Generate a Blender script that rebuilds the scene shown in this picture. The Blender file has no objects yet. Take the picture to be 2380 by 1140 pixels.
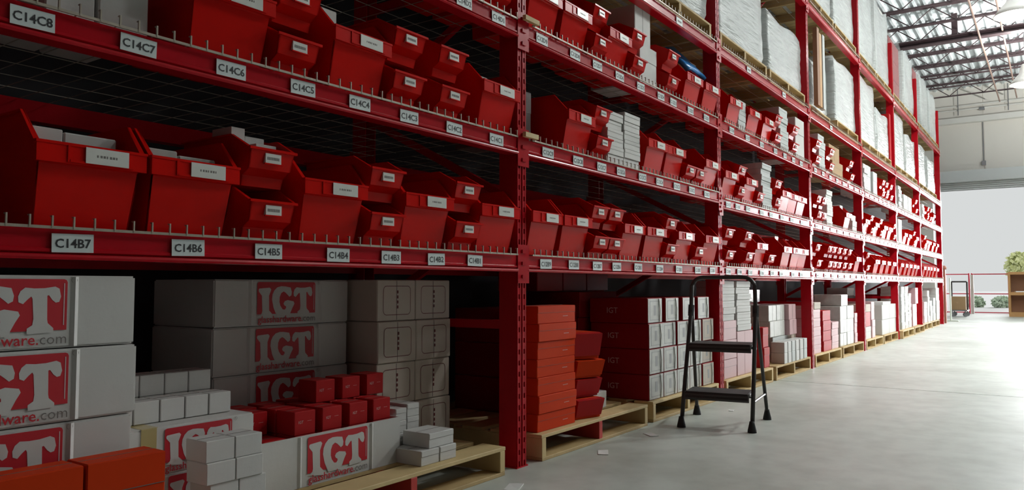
import bpy, bmesh, math, random
from mathutils import Vector, Matrix
random.seed(7)
S = bpy.context.scene
C = S.collection
R = math.radians

# ------------------------------------------------------------------ camera, sky, sun, lamps, exposure
F_PX, YAW, PITCH, CAM_H = 1800.0, 0.6124, 0.0528, 0.8179      # focal length in pixels of the 2380 wide frame
cam_d = bpy.data.cameras.new('camera')
cam_d.sensor_width = 36.0
cam_d.lens = 36.0 * F_PX / 2380.0
cam_d.clip_start = 0.05; cam_d.clip_end = 300
cam = bpy.data.objects.new('camera', cam_d); C.objects.link(cam)
FW = Vector((math.cos(YAW) * math.cos(PITCH), math.sin(YAW) * math.cos(PITCH), math.sin(PITCH)))
RT = Vector((math.sin(YAW), -math.cos(YAW), 0)); UP = RT.cross(FW)
cam.matrix_world = Matrix(((RT.x, UP.x, -FW.x, 0), (RT.y, UP.y, -FW.y, 0), (RT.z, UP.z, -FW.z, CAM_H), (0, 0, 0, 1)))
S.camera = cam

w = bpy.data.worlds.new('world'); S.world = w; w.use_nodes = True
bg = w.node_tree.nodes['Background']
bg.inputs['Color'].default_value = (0.97, 1.0, 1.0, 1)          # even white overcast
bg.inputs['Strength'].default_value = 0.70

SUN_E, SUN_EL, SUN_AZ, SUN_ANG = 6.4, 11.0, 16.0, 34.0
sun_d = bpy.data.lights.new('hazy_sun', 'SUN'); sun_d.energy = SUN_E; sun_d.angle = R(SUN_ANG); sun_d.color = (0.97, 0.985, 1.0)
sun = bpy.data.objects.new('hazy_sun', sun_d); C.objects.link(sun)
sv = Vector((-math.cos(R(SUN_EL)) * math.cos(R(SUN_AZ)), math.cos(R(SUN_EL)) * math.sin(R(SUN_AZ)), -math.sin(R(SUN_EL))))
sun.rotation_euler = sv.to_track_quat('-Z', 'Y').to_euler(); sun.location = (40, -12, 12)
LAMP_DOWN, LAMP_UP = 55.0, 210.0                                 # high bay lamps with clear refractors: light thrown down and up

S.view_settings.view_transform = 'Standard'; S.view_settings.look = 'None'
S.view_settings.exposure = 0.0; S.view_settings.gamma = 1.0
try: S.view_settings.use_curve_mapping = False
except Exception: pass

# ------------------------------------------------------------------ survey helpers (used to measure the rack from the photograph)
def at(px, py, Y):
    d = FW * F_PX + RT * (px - 1190) - UP * (py - 570)
    t = Y / d.y
    return d.x * t, d.z * t + CAM_H
def Xof(px, Y, z):
    py = 600
    for _ in range(12):
        X, zz = at(px, py, Y)
        v = Vector((X, Y, z - CAM_H)); py = 570 - F_PX * v.dot(UP) / v.dot(FW)
    return at(px, py, Y)[0]

# ------------------------------------------------------------------ materials
MATS = {}
def mat(name, col, rough=0.6, metal=0.0, var=0.08, scale=6.0, bump=0.0, bscale=40.0, emit=0.0, spec=0.5, coat=0.0):
    if name in MATS: return MATS[name]
    m = bpy.data.materials.new(name); m.use_nodes = True; nt = m.node_tree; b = nt.nodes['Principled BSDF']
    b.inputs['Roughness'].default_value = rough; b.inputs['Metallic'].default_value = metal
    b.inputs['Specular IOR Level'].default_value = spec
    if coat: b.inputs['Coat Weight'].default_value = coat; b.inputs['Coat Roughness'].default_value = 0.15
    tc = nt.nodes.new('ShaderNodeTexCoord')
    n = nt.nodes.new('ShaderNodeTexNoise'); n.inputs['Scale'].default_value = scale; n.inputs['Detail'].default_value = 3
    nt.links.new(tc.outputs['Object'], n.inputs['Vector'])
    mx = nt.nodes.new('ShaderNodeMix'); mx.data_type = 'RGBA'
    mx.inputs['A'].default_value = tuple(max(0, c * (1 - var)) for c in col) + (1,)
    mx.inputs['B'].default_value = tuple(min(1, c * (1 + var)) for c in col) + (1,)
    nt.links.new(n.outputs['Fac'], mx.inputs['Factor']); nt.links.new(mx.outputs['Result'], b.inputs['Base Color'])
    if bump:
        n2 = nt.nodes.new('ShaderNodeTexNoise'); n2.inputs['Scale'].default_value = bscale; n2.inputs['Detail'].default_value = 4
        nt.links.new(tc.outputs['Object'], n2.inputs['Vector'])
        bp = nt.nodes.new('ShaderNodeBump'); bp.inputs['Strength'].default_value = bump; bp.inputs['Distance'].default_value = 0.01
        nt.links.new(n2.outputs['Fac'], bp.inputs['Height']); nt.links.new(bp.outputs['Normal'], b.inputs['Normal'])
    if emit:
        b.inputs['Emission Color'].default_value = tuple(col) + (1,); b.inputs['Emission Strength'].default_value = emit
    MATS[name] = m
    return m
RED_RACK = mat('red_rack_paint', (0.46, 0.006, 0.014), 0.24, var=0.15, scale=9, spec=0.16)
RED_BIN = mat('red_bin_plastic', (0.62, 0.007, 0.004), 0.24, var=0.06, scale=3, spec=0.09)
WIRE = mat('galvanised_wire', (0.42, 0.37, 0.30), 0.4, metal=0.2, var=0.2, scale=20, spec=0.4)
CARD = mat('label_paper', (0.66, 0.72, 0.72), 0.45, var=0.05, scale=12)
INK = mat('black_ink', (0.015, 0.015, 0.018), 0.6, var=0.02)
WHITE_BOX = mat('white_carton', (0.60, 0.59, 0.57), 0.6, var=0.06, scale=5, bump=0.08, bscale=30)
GREY_BOX = mat('pale_grey_carton', (0.52, 0.54, 0.53), 0.6, var=0.06, scale=6, bump=0.08, bscale=30)
BEIGE_BOX = mat('beige_carton', (0.55, 0.48, 0.41), 0.65, var=0.07, scale=5)
BROWN_BOX = mat('brown_cardboard', (0.38, 0.24, 0.12), 0.75, var=0.1, scale=8, bump=0.1)
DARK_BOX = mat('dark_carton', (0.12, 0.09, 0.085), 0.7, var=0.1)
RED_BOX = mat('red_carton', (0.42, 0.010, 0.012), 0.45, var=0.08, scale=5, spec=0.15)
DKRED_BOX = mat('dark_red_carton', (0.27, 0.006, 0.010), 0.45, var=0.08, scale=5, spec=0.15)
ORANGE_BOX = mat('orange_red_carton', (0.60, 0.045, 0.008), 0.5, var=0.08, scale=5, spec=0.05)
PINK_BOX = mat('faded_pink_carton', (0.62, 0.40, 0.42), 0.5, var=0.06, scale=5)
TAPE = mat('tan_packing_tape', (0.45, 0.36, 0.16), 0.3, var=0.06)
LOGO_RED = mat('printed_red', (0.52, 0.008, 0.020), 0.5, var=0.05)
LOGO_INK = mat('printed_dark_grey', (0.16, 0.14, 0.13), 0.6, var=0.05)
PALE_INK = mat('printed_pale_line', (0.62, 0.45, 0.42), 0.6, var=0.05)
PINE = mat('pine_wood', (0.62, 0.46, 0.22), 0.65, var=0.22, scale=7, bump=0.15, bscale=25)
PINE2 = mat('weathered_pine', (0.50, 0.35, 0.16), 0.7, var=0.25, scale=9, bump=0.15, bscale=25)
RED_WOOD = mat('red_painted_wood', (0.50, 0.03, 0.02), 0.6, var=0.1)
LADDER = mat('dark_grey_tube', (0.060, 0.054, 0.052), 0.42, var=0.15, scale=20, spec=0.3)
TREAD = mat('black_tread', (0.020, 0.018, 0.018), 0.55, var=0.1, bump=0.2, bscale=80)
RUBBER = mat('black_rubber', (0.015, 0.015, 0.015), 0.7, var=0.05)
BLUE = mat('blue_plastic_film', (0.05, 0.32, 0.85), 0.25, var=0.25, scale=14, bump=0.3, bscale=20)
CLEARBAG = mat('clear_bag_plastic', (0.62, 0.62, 0.58), 0.15, var=0.25, scale=30, bump=0.5, bscale=35, coat=0.4)
STEEL = mat('dark_joist_steel', (0.075, 0.045, 0.050), 0.5, var=0.1)
DECK = mat('roof_deck_metal', (0.78, 0.82, 0.84), 0.8, spec=0.15, var=0.05, scale=2)
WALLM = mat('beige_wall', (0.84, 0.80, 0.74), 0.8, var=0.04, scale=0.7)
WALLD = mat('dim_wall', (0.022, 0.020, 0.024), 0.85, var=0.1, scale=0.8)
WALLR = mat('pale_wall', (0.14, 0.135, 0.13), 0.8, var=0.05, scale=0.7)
BAND = mat('white_ledge', (0.78, 0.76, 0.72), 0.5, var=0.03)
SHUTTER = mat('shutter_metal', (0.66, 0.68, 0.68), 0.45, var=0.05, scale=2)
RAILRED = mat('red_rail', (0.52, 0.03, 0.06), 0.4, var=0.06)
CABWOOD = mat('cabinet_wood', (0.50, 0.27, 0.10), 0.5, var=0.15, scale=5)
CABDARK = mat('cabinet_back_board', (0.30, 0.15, 0.08), 0.6, var=0.12, scale=5)
CHROME = mat('cart_steel', (0.30, 0.30, 0.31), 0.35, metal=0.6, var=0.1)
LEAF = mat('glare_paled_leaf', (0.55, 0.66, 0.52), 0.7, var=0.35, scale=8)  # outdoor glare put into the colour as a paler green
LEAFY = mat('leaf_yellow_green', (0.75, 0.85, 0.45), 0.7, var=0.3, scale=8)
BARK = mat('bark', (0.16, 0.10, 0.06), 0.8)
LAMPGLOW = mat('lamp_glow', (1.0, 0.97, 0.90), 0.5, emit=6.0, var=0.0)
ASPHALT = mat('outdoor_concrete', (0.42, 0.42, 0.41), 0.85, var=0.1, scale=1.0)
GREEN = mat('green_sign_plastic', (0.02, 0.28, 0.12), 0.4)
BRIGHTCARD = mat('bin_label_card', (0.72, 0.72, 0.68), 0.3, var=0.1, scale=25)
SILVER = mat('silver_plastic', (0.55, 0.55, 0.52), 0.3, var=0.2, scale=22)
PAPER = mat('paper_scrap', (0.75, 0.76, 0.74), 0.7)

def wrap_material():
    m = bpy.data.materials.new('stretch_wrap_film'); m.use_nodes = True; nt = m.node_tree; b = nt.nodes['Principled BSDF']
    b.inputs['Roughness'].default_value = 0.24; b.inputs['Specular IOR Level'].default_value = 0.6
    tc = nt.nodes.new('ShaderNodeTexCoord'); mp = nt.nodes.new('ShaderNodeMapping'); mp.inputs['Scale'].default_value = (2.2, 2.2, 16)
    mp.inputs['Rotation'].default_value = (0.15, 0.25, 0)
    nt.links.new(tc.outputs['Object'], mp.inputs['Vector'])
    n = nt.nodes.new('ShaderNodeTexNoise'); n.inputs['Scale'].default_value = 2.0; n.inputs['Detail'].default_value = 5
    nt.links.new(mp.outputs['Vector'], n.inputs['Vector'])
    cr = nt.nodes.new('ShaderNodeMix'); cr.data_type = 'RGBA'
    cr.inputs['A'].default_value = (0.42, 0.45, 0.44, 1); cr.inputs['B'].default_value = (0.66, 0.68, 0.67, 1)
    nt.links.new(n.outputs['Fac'], cr.inputs['Factor']); nt.links.new(cr.outputs['Result'], b.inputs['Base Color'])
    bp = nt.nodes.new('ShaderNodeBump'); bp.inputs['Strength'].default_value = 0.8; bp.inputs['Distance'].default_value = 0.03
    nt.links.new(n.outputs['Fac'], bp.inputs['Height']); nt.links.new(bp.outputs['Normal'], b.inputs['Normal'])
    b.inputs['Alpha'].default_value = 0.86
    return m
WRAP = wrap_material()
FILM = WRAP.copy(); FILM.name = 'clear_stretch_film'; FILM.node_tree.nodes['Principled BSDF'].inputs['Alpha'].default_value = 0.22

def floor_material():
    m = bpy.data.materials.new('sealed_concrete'); m.use_nodes = True; nt = m.node_tree; b = nt.nodes['Principled BSDF']
    tc = nt.nodes.new('ShaderNodeTexCoord')
    def noise(scale, det, dist=0.0):
        n = nt.nodes.new('ShaderNodeTexNoise'); n.inputs['Scale'].default_value = scale; n.inputs['Detail'].default_value = det; n.inputs['Distortion'].default_value = dist
        nt.links.new(tc.outputs['Object'], n.inputs['Vector']); return n
    a, c, d = noise(0.9, 5, 0.6), noise(7, 6), noise(0.35, 3, 1.0)
    m1 = nt.nodes.new('ShaderNodeMix'); m1.data_type = 'RGBA'
    m1.inputs['A'].default_value = (0.46, 0.49, 0.44, 1); m1.inputs['B'].default_value = (0.64, 0.68, 0.635, 1)
    r1 = nt.nodes.new('ShaderNodeMapRange'); r1.inputs['From Min'].default_value = 0.32; r1.inputs['From Max'].default_value = 0.68
    nt.links.new(a.outputs['Fac'], r1.inputs['Value']); nt.links.new(r1.outputs['Result'], m1.inputs['Factor'])
    m2 = nt.nodes.new('ShaderNodeMix'); m2.data_type = 'RGBA'; m2.blend_type = 'MULTIPLY'; m2.inputs['Factor'].default_value = 0.35
    nt.links.new(m1.outputs['Result'], m2.inputs['A'])
    r2 = nt.nodes.new('ShaderNodeMapRange'); r2.inputs['From Min'].default_value = 0.3; r2.inputs['From Max'].default_value = 0.6; r2.inputs['To Min'].default_value = 0.55
    nt.links.new(c.outputs['Fac'], r2.inputs['Value']); nt.links.new(r2.outputs['Result'], m2.inputs['B'])
    nt.links.new(m2.outputs['Result'], b.inputs['Base Color'])
    r3 = nt.nodes.new('ShaderNodeMapRange'); r3.inputs['To Min'].default_value = 0.22; r3.inputs['To Max'].default_value = 0.55
    nt.links.new(d.outputs['Fac'], r3.inputs['Value']); nt.links.new(r3.outputs['Result'], b.inputs['Roughness'])
    return m
FLOORM = floor_material()

# ------------------------------------------------------------------ mesh helpers
class MB:
    def __init__(s): s.v = []; s.f = []; s.m = []
    def face(s, idx, mi=0): s.f.append(tuple(idx)); s.m.append(mi)
    def box(s, x0, x1, y0, y1, z0, z1, mi=0):
        b = len(s.v)
        s.v += [(x0, y0, z0), (x1, y0, z0), (x1, y1, z0), (x0, y1, z0), (x0, y0, z1), (x1, y0, z1), (x1, y1, z1), (x0, y1, z1)]
        for q in ((0, 3, 2, 1), (4, 5, 6, 7), (0, 1, 5, 4), (1, 2, 6, 5), (2, 3, 7, 6), (3, 0, 4, 7)): s.face([b + i for i in q], mi)
        return s
    def hexa(s, p, mi=0):                                        # 8 corners, bottom four then top four
        b = len(s.v); s.v += [tuple(q) for q in p]
        for q in ((0, 3, 2, 1), (4, 5, 6, 7), (0, 1, 5, 4), (1, 2, 6, 5), (2, 3, 7, 6), (3, 0, 4, 7)): s.face([b + i for i in q], mi)
        return s
    def prism(s, pts, off, mi=0):                                # polygon of 3-D points swept by a vector
        b = len(s.v); n = len(pts); o = Vector(off)
        s.v += [tuple(p) for p in pts] + [tuple(Vector(p) + o) for p in pts]
        s.face([b + i for i in range(n)][::-1], mi); s.face([b + n + i for i in range(n)], mi)
        for i in range(n): j = (i + 1) % n; s.face((b + i, b + j, b + n + j, b + n + i), mi)
        return s
    def tube(s, pts, r, n=8, mi=0, cap=True):
        P = [Vector(p) for p in pts]; b = len(s.v); rr = r if isinstance(r, (list, tuple)) else [r] * len(P)
        for i, p in enumerate(P):
            t = (P[min(i + 1, len(P) - 1)] - P[max(i - 1, 0)]).normalized()
            a = Vector((0, 0, 1)) if abs(t.z) < 0.9 else Vector((1, 0, 0))
            u = t.cross(a).normalized(); v = t.cross(u)
            for k in range(n):
                an = 2 * math.pi * k / n; s.v.append(tuple(p + (u * math.cos(an) + v * math.sin(an)) * rr[i]))
        for i in range(len(P) - 1):
            for k in range(n):
                k2 = (k + 1) % n
                s.face((b + i * n + k, b + i * n + k2, b + (i + 1) * n + k2, b + (i + 1) * n + k), mi)
        if cap:
            s.face([b + k for k in range(n)][::-1], mi); s.face([b + (len(P) - 1) * n + k for k in range(n)], mi)
        return s
    def lathe(s, prof, n=16, mi=0):
        b = len(s.v)
        for r, z in prof:
            for k in range(n): an = 2 * math.pi * k / n; s.v.append((r * math.cos(an), r * math.sin(an), z))
        for i in range(len(prof) - 1):
            for k in range(n): k2 = (k + 1) % n; s.face((b + i * n + k, b + i * n + k2, b + (i + 1) * n + k2, b + (i + 1) * n + k), mi)
        return s
    def flat(s, tri_mesh, M, mi=0):
        b = len(s.v)
        for v in tri_mesh.vertices: s.v.append(tuple(M @ v.co))
        for p in tri_mesh.polygons: s.face([b + i for i in p.vertices], mi)
        return s
    def mesh(s, name, mats):
        me = bpy.data.meshes.new(name); me.from_pydata(s.v, [], s.f)
        for m in (mats if isinstance(mats, (list, tuple)) else [mats]): me.materials.append(m)
        if any(s.m): me.polygons.foreach_set('material_index', s.m)
        me.update(); return me
    def build(s, name, mats, parent=None, loc=None, smooth=False):
        return put(name, s.mesh(name, mats), parent, loc, smooth)
def put(name, me, parent=None, loc=None, smooth=False):
    o = bpy.data.objects.new(name, me); C.objects.link(o)
    if parent: o.parent = parent
    if loc: o.location = loc
    if smooth:
        for p in me.polygons: p.use_smooth = True
    return o
def empty(name, loc, rz=0.0):
    o = bpy.data.objects.new(name, None); C.objects.link(o); o.location = loc; o.rotation_euler = (0, 0, rz); o.empty_display_size = 0.05
    return o
def tag(o, label, cat, group=None):
    o['label'] = label; o['category'] = cat
    if group: o['group'] = group
    return o
def struct(o): o['kind'] = 'structure'; return o
def bevel(me, wdt=0.003, seg=1):
    bm = bmesh.new(); bm.from_mesh(me)
    bmesh.ops.bevel(bm, geom=bm.edges[:], offset=wdt, segments=seg, affect='EDGES', clamp_overlap=True)
    bm.to_mesh(me); bm.free(); return me
TXT = {}
def text_mesh(txt, size, bold=0.0, align='CENTER'):
    k = (txt, size, bold, align)
    if k in TXT: return TXT[k]
    cu = bpy.data.curves.new('lettering', 'FONT'); cu.body = txt; cu.size = size; cu.align_x = align; cu.align_y = 'CENTER'; cu.offset = bold; cu.resolution_u = 2
    o = bpy.data.objects.new('lettering', cu); C.objects.link(o)
    dg = bpy.context.evaluated_depsgraph_get()
    me = bpy.data.meshes.new_from_object(o.evaluated_get(dg))
    bpy.data.objects.remove(o); bpy.data.curves.remove(cu)
    TXT[k] = me; return me
def front(x, y, z):                                             # text laid in XY stands up in the XZ plane, facing -Y
    return Matrix.Translation((x, y, z)) @ Matrix.Rotation(R(90), 4, 'X')
def side(x, y, z):                                              # facing -X
    return Matrix.Translation((x, y, z)) @ Matrix.Rotation(R(-90), 4, 'Z') @ Matrix.Rotation(R(90), 4, 'X')
def poly_flat(mb, pts, y, mi=0):                                # flat printed polygon in the XZ plane, triangulated
    bm = bmesh.new(); vs = [bm.verts.new((p[0], y, p[1])) for p in pts]
    f = bm.faces.new(vs); f.normal_update(); bmesh.ops.triangulate(bm, faces=[f])
    b = len(mb.v); bm.verts.index_update()
    mb.v += [tuple(v.co) for v in bm.verts]
    for f in bm.faces:
        idx = [b + v.index for v in f.verts]
        if f.normal.y > 0: idx.reverse()
        mb.face(idx, mi)
    bm.free()

# ------------------------------------------------------------------ dimensions of the rack run
BAY = 2.567; P0 = 2.925
def post(i): return 18.95 if i == 6 else P0 + BAY * i           # X of upright i (bay b lies between post(b-2) and post(b-1))
ZL = {'B': 0.920, 'C': 1.456, 'D': 2.000, 'E': 2.563, 'F': 3.695}
def zlev(l, bay): return ZL[l] - (0.033 if (l == 'C' and bay >= 3) else 0.0)
def ztop(l, bay): return zlev(l, bay) + 0.045
FACE = 2.0; DEPTH = 1.08
BAYN = {1: 'nearest bay', 2: 'second bay', 3: 'third bay', 4: 'fourth bay', 5: 'fifth bay', 6: 'sixth bay', 7: 'farthest bay'}
LEVN = {'A': 'floor level', 'B': 'lowest shelf', 'C': 'second shelf', 'D': 'third shelf', 'E': 'fourth shelf', 'F': 'top shelf'}
ORD = ['first', 'second', 'third', 'fourth', 'fifth', 'sixth', 'seventh', 'eighth', 'ninth', 'tenth', 'eleventh', 'twelfth', 'thirteenth', 'fourteenth',
       'fifteenth', 'sixteenth', 'seventeenth', 'eighteenth', 'nineteenth', 'twentieth']
REG = []
def reg(o, cat, desc, bay, lev, X, z, group=None):
    REG.append((o, cat, desc, bay, lev, X, z, group)); return o

# ------------------------------------------------------------------ the building
XW, ZC = 26.0, 6.6                                              # door wall and roof deck
joints = [-7.0, 0.75, 6.85, 12.95, 19.05, XW + 0.3]
fl = MB(); fl.box(-7, XW + 0.3, -9.2, 3.6, -0.3, -0.02)
struct(fl.build('floor', mat('joint_filler', (0.03, 0.03, 0.03), 0.8)))
floor_o = bpy.data.objects['floor']
for a, b in zip(joints[:-1], joints[1:]):
    m = MB(); m.box(a + 0.007, b - 0.007, -9.2, 3.6, -0.03, 0.0)
    o = m.build('floor_slab', FLOORM, floor_o)
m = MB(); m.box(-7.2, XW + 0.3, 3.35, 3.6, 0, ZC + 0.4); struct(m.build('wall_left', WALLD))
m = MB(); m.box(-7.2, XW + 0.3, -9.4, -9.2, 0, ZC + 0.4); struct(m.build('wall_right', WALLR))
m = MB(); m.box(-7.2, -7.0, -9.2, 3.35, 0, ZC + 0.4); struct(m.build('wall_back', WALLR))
DY0, DY1, DZ = -3.6, 2.95, 3.72
m = MB()
m.box(XW, XW + 0.3, -9.2, DY0, 0, ZC + 0.4); m.box(XW, XW + 0.3, DY1, 3.35, 0, ZC + 0.4)
seam = [DY1 + 0.0, 1.595, -0.4, -2.4, DY0]
for a, b in zip(seam[:-1], seam[1:]): m.box(XW, XW + 0.3, b + 0.006, a - 0.006, DZ, ZC + 0.4)
m.box(XW + 0.02, XW + 0.28, DY0, DY1, DZ + 0.01, ZC + 0.39)
wf = struct(m.build('wall_front', WALLM))
m = MB(); m.box(XW - 0.22, XW, -9.2, 3.35, 5.56, 5.72); struct(m.build('trim_1', BAND))
# roller shutter rolled up over the dock door
m = MB(); m.box(XW - 0.42, XW, DY0 - 0.2, DY1 + 0.2, DZ + 0.10, DZ + 0.42); m.box(XW - 0.12, XW, DY0, DY1, DZ - 0.12, DZ + 0.10)
d1 = struct(m.build('door_1', SHUTTER))
for k in range(4):
    m = MB(); m.box(XW - 0.16, XW - 0.02, DY0, DY1, DZ - 0.12 + k * 0.055, DZ - 0.12 + k * 0.055 + 0.045); m.build('shutter_slat', SHUTTER, d1)
# roof deck: ribbed sheet along the aisle
m = MB(); y = -9.2; px = 0.19
while y < 3.5:
    a = y; b0 = y + 0.05; c0 = y + 0.07; d0 = y + px - 0.02
    pts = [(a, ZC), (b0, ZC), (c0, ZC + 0.045), (d0, ZC + 0.045), (y + px, ZC)]
    for (ya, za), (yb, zb) in zip(pts[:-1], pts[1:]):
        i = len(m.v); m.v += [(-7.2, ya, za), (XW + 0.3, ya, za), (XW + 0.3, yb, zb), (-7.2, yb, zb)]; m.face((i, i + 1, i + 2, i + 3))
    y += px
m.box(-7.2, XW + 0.3, -9.4, 3.6, ZC + 0.06, ZC + 0.4)
ceil = struct(m.build('ceiling', DECK))
# open web joists across the aisle
def joist_mesh():
    m = MB(); y0, y1 = -9.0, 3.3
    m.box(-0.05, 0.05, y0, y1, -0.045, 0); m.box(-0.03, 0.03, y0, y1, -0.40, -0.37)
    y = y0; up = False; st = 0.42
    while y + st <= y1:
        a, b = (-0.045, -0.375) if not up else (-0.375, -0.045)
        m.tube([(0, y, a), (0, y + st, b)], 0.012, 5); y += st; up = not up
    return m.mesh('roof_joist', STEEL)
JM = joist_mesh(); jx = XW - 1.0
while jx > 6:
    put('roof_joist', JM, ceil, (jx, 0, ZC - 0.002)); jx -= 1.2
m = MB(); m.box(18.5, 18.7, -9.0, 3.3, 5.99, 6.01); m.box(18.59, 18.61, -9.0, 3.3, 6.01, 6.09); m.box(18.5, 18.7, -9.0, 3.3, 6.09, 6.11)
m.build('roof_girder', STEEL, ceil)
m = MB(); m.box(18.54, 18.66, 1.55, 1.66, 6.11, ZC - 0.02); m.build('girder_hanger', STEEL, ceil)
for yy, zz in ((1.15, ZC - 0.62), (0.75, ZC - 0.56)):
    m = MB(); m.tube([(8, yy, zz), (XW - 0.6, yy, zz)], 0.018, 6); m.build('sprinkler_pipe', mat('rusty_pipe', (0.36, 0.24, 0.20), 0.6), ceil)
for zz in (6.08, 5.96):
    m = MB(); m.tube([(XW - 0.1, -9.0, zz), (XW - 0.1, 3.2, zz)], 0.025, 8); m.build('wall_pipe', BAND, wf)
for yy in (2.21, 0.97, -0.3):
    m = MB(); m.tube([(XW - 0.15, yy, 5.80), (XW - 0.15, yy, ZC - 0.03)], 0.014, 6); m.build('pipe_hanger', CHROME, wf)
m = MB(); m.box(XW - 0.14, XW - 0.04, 1.55, 1.68, 5.90, 5.98); m.build('junction_box', CHROME, wf)
m = MB(); m.tube([(XW - 0.03, 1.612, 4.42), (XW - 0.03, 1.612, 5.56)], 0.012, 6); m.box(XW - 0.10, XW - 0.005, 1.56, 1.66, 4.30, 4.42); m.build('conduit', CHROME, wf)

# outside the dock door
m = MB(); m.box(XW + 0.3, 140, -60, 60, -0.3, -0.02); struct(m.build('ground', ASPHALT))

# high bay lamps: two in view, four added out of view for their light
def lamp(x, y, label, k=1.0, ku=1.0, z=5.55):
    t = empty('high_bay_lamp', (x, y, z)); tag(t, label, 'lamp', 'high bay lamps under the roof')
    m = MB(); m.lathe([(0.06, 0.42), (0.09, 0.34), (0.12, 0.22), (0.24, 0.08), (0.30, 0.0), (0.29, 0.0), (0.22, 0.09), (0.10, 0.22)], 20); m.build('reflector', BAND, t, smooth=True)
    m = MB(); m.lathe([(0.0, -0.07), (0.12, -0.06), (0.22, -0.03), (0.275, 0.01), (0.0, 0.03)], 20); m.build('diffuser', LAMPGLOW, t, smooth=True)
    m = MB(); m.tube([(0, 0, 0.42), (0, 0, ZC - z)], 0.012, 6); m.build('hanging_rod', CHROME, t)
    for up, pw in ((False, LAMP_DOWN * k), (True, LAMP_UP * ku)):
        ld = bpy.data.lights.new('lamp_light', 'AREA'); ld.shape = 'DISK'; ld.size = 0.5; ld.energy = pw; ld.color = (0.97, 1.0, 0.97)
        lo = bpy.data.objects.new('lamp_light', ld); C.objects.link(lo); lo.parent = t; lo.location = (0, 0, 0.47 if up else -0.09)
        if up: lo.rotation_euler = (math.pi, 0, 0); ld.size = 0.12
lamp(14.1, 0.40, 'round glowing high bay lamp before the girder, the nearer of two in view', 0.5, 0.3, 5.0)
lamp(19.1, 0.40, 'round glowing high bay lamp beyond the girder, the farther of two in view', 0.5, 0.3, 5.0)
lamp(10.6, -1.5, 'added unseen high bay lamp over the aisle before the fourth bay', 5.6, 1.2)  # added out of view to brighten the aisle floor
lamp(7.2, -2.6, 'added unseen high bay lamp right of the aisle, level with the third bay', 1.8, 0.3)  # unseen, added to light the shelf fronts and the nearer floor
lamp(15.6, -2.2, 'added high bay lamp right of the girder, beyond the frame', 0.8, 2.7, 3.4)  # added and hung low so its upward light evens out the roof deck
lamp(20.4, -2.2, 'added high bay lamp right before the front wall, beyond the frame', 0.8, 2.7, 3.4)  # second added low lamp, lifting the roof deck towards the door wall

# ------------------------------------------------------------------ the pallet rack
rack = empty('pallet_rack', (P0, FACE, 0))
tag(rack, 'long red steel pallet rack with five shelf levels running along the aisle', 'rack')
HP = 4.62
def post_mesh(h):
    m = MB(); w2 = 0.0375
    m.box(-w2, -w2 + 0.004, 0.006, 0.10, 0, h); m.box(w2 - 0.004, w2, 0.006, 0.10, 0, h)       # side flanges
    m.box(-0.006, 0.006, 0.012, 0.016, 0, h)                                                   # recessed web between the ribs
    for s in (-1, 1):
        a, b = (0.006, 0.034)
        xs = sorted((s * a, s * b)); xl, xr = xs; c = (xl + xr) / 2
        m.box(xl - 0.0, c - 0.006, 0, 0.006, 0, h); m.box(c + 0.006, xr, 0, 0.006, 0, h)       # strips left and right of the slots
        z = 0.03
        while z + 0.05 < h:
            m.box(c - 0.006, c + 0.006, 0.001, 0.005, z, z + 0.028); z += 0.05                 # bridges between the slots
    m.box(-0.044, 0.044, -0.004, 0.11, 0, 0.006)                                                  # base plate
    return m.mesh('upright_post', RED_RACK)
PM = post_mesh(HP)
def brace_mesh():
    m = MB(); y0, y1 = 0.10, DEPTH - 0.10
    zs = [0.62, 1.18, 1.72, 2.28, 3.2, 4.15]
    for z in zs: m.box(-0.02, 0.02, y0, y1, z, z + 0.04)
    for i, (a, b) in enumerate(zip(zs[:-1], zs[1:])):
        p, q = ((y0, a + 0.04), (y1, b)) if i % 2 else ((y1, a + 0.04), (y0, b))
        m.prism([(-0.015, p[0], p[1]), (-0.015, p[0], p[1] + 0.04), (-0.015, q[0], q[1]), (-0.015, q[0], q[1] - 0.04)], (0.03, 0, 0))
    return m.mesh('frame_brace', RED_RACK)
BM = brace_mesh()
for i in range(-1, 7):
    put('upright_post', PM, rack, (post(i) - P0, 0, 0))
    o = put('upright_post', PM, rack, (post(i) - P0, DEPTH, 0)); o.rotation_euler = (0, 0, math.pi)
    put('frame_brace', BM, rack, (post(i) - P0, 0, 0))
def beam_mesh(L):
    m = MB(); h = 0.0375
    prof = [(0.0, h), (0.05, h), (0.05, -h), (-0.006, -h), (-0.008, -h + 0.006), (-0.006, -h + 0.012), (0.004, -h + 0.015), (-0.004, -h + 0.019), (-0.004, -h + 0.026), (0.001, -h + 0.029)]
    m.prism([(0.04, y, z) for y, z in prof], (L - 0.08, 0, 0))
    for x0, x1 in ((-0.030, 0.045), (L - 0.045, L + 0.030)):      # connector plates with bolts
        m.box(x0, x1, -0.006, -0.002, -0.09, 0.085)
        for z in (-0.06, 0.0, 0.055): m.box((x0 + x1) / 2 - 0.008, (x0 + x1) / 2 + 0.008, -0.012, -0.006, z - 0.008, z + 0.008)
    return m.mesh('shelf_beam', RED_RACK)
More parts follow.
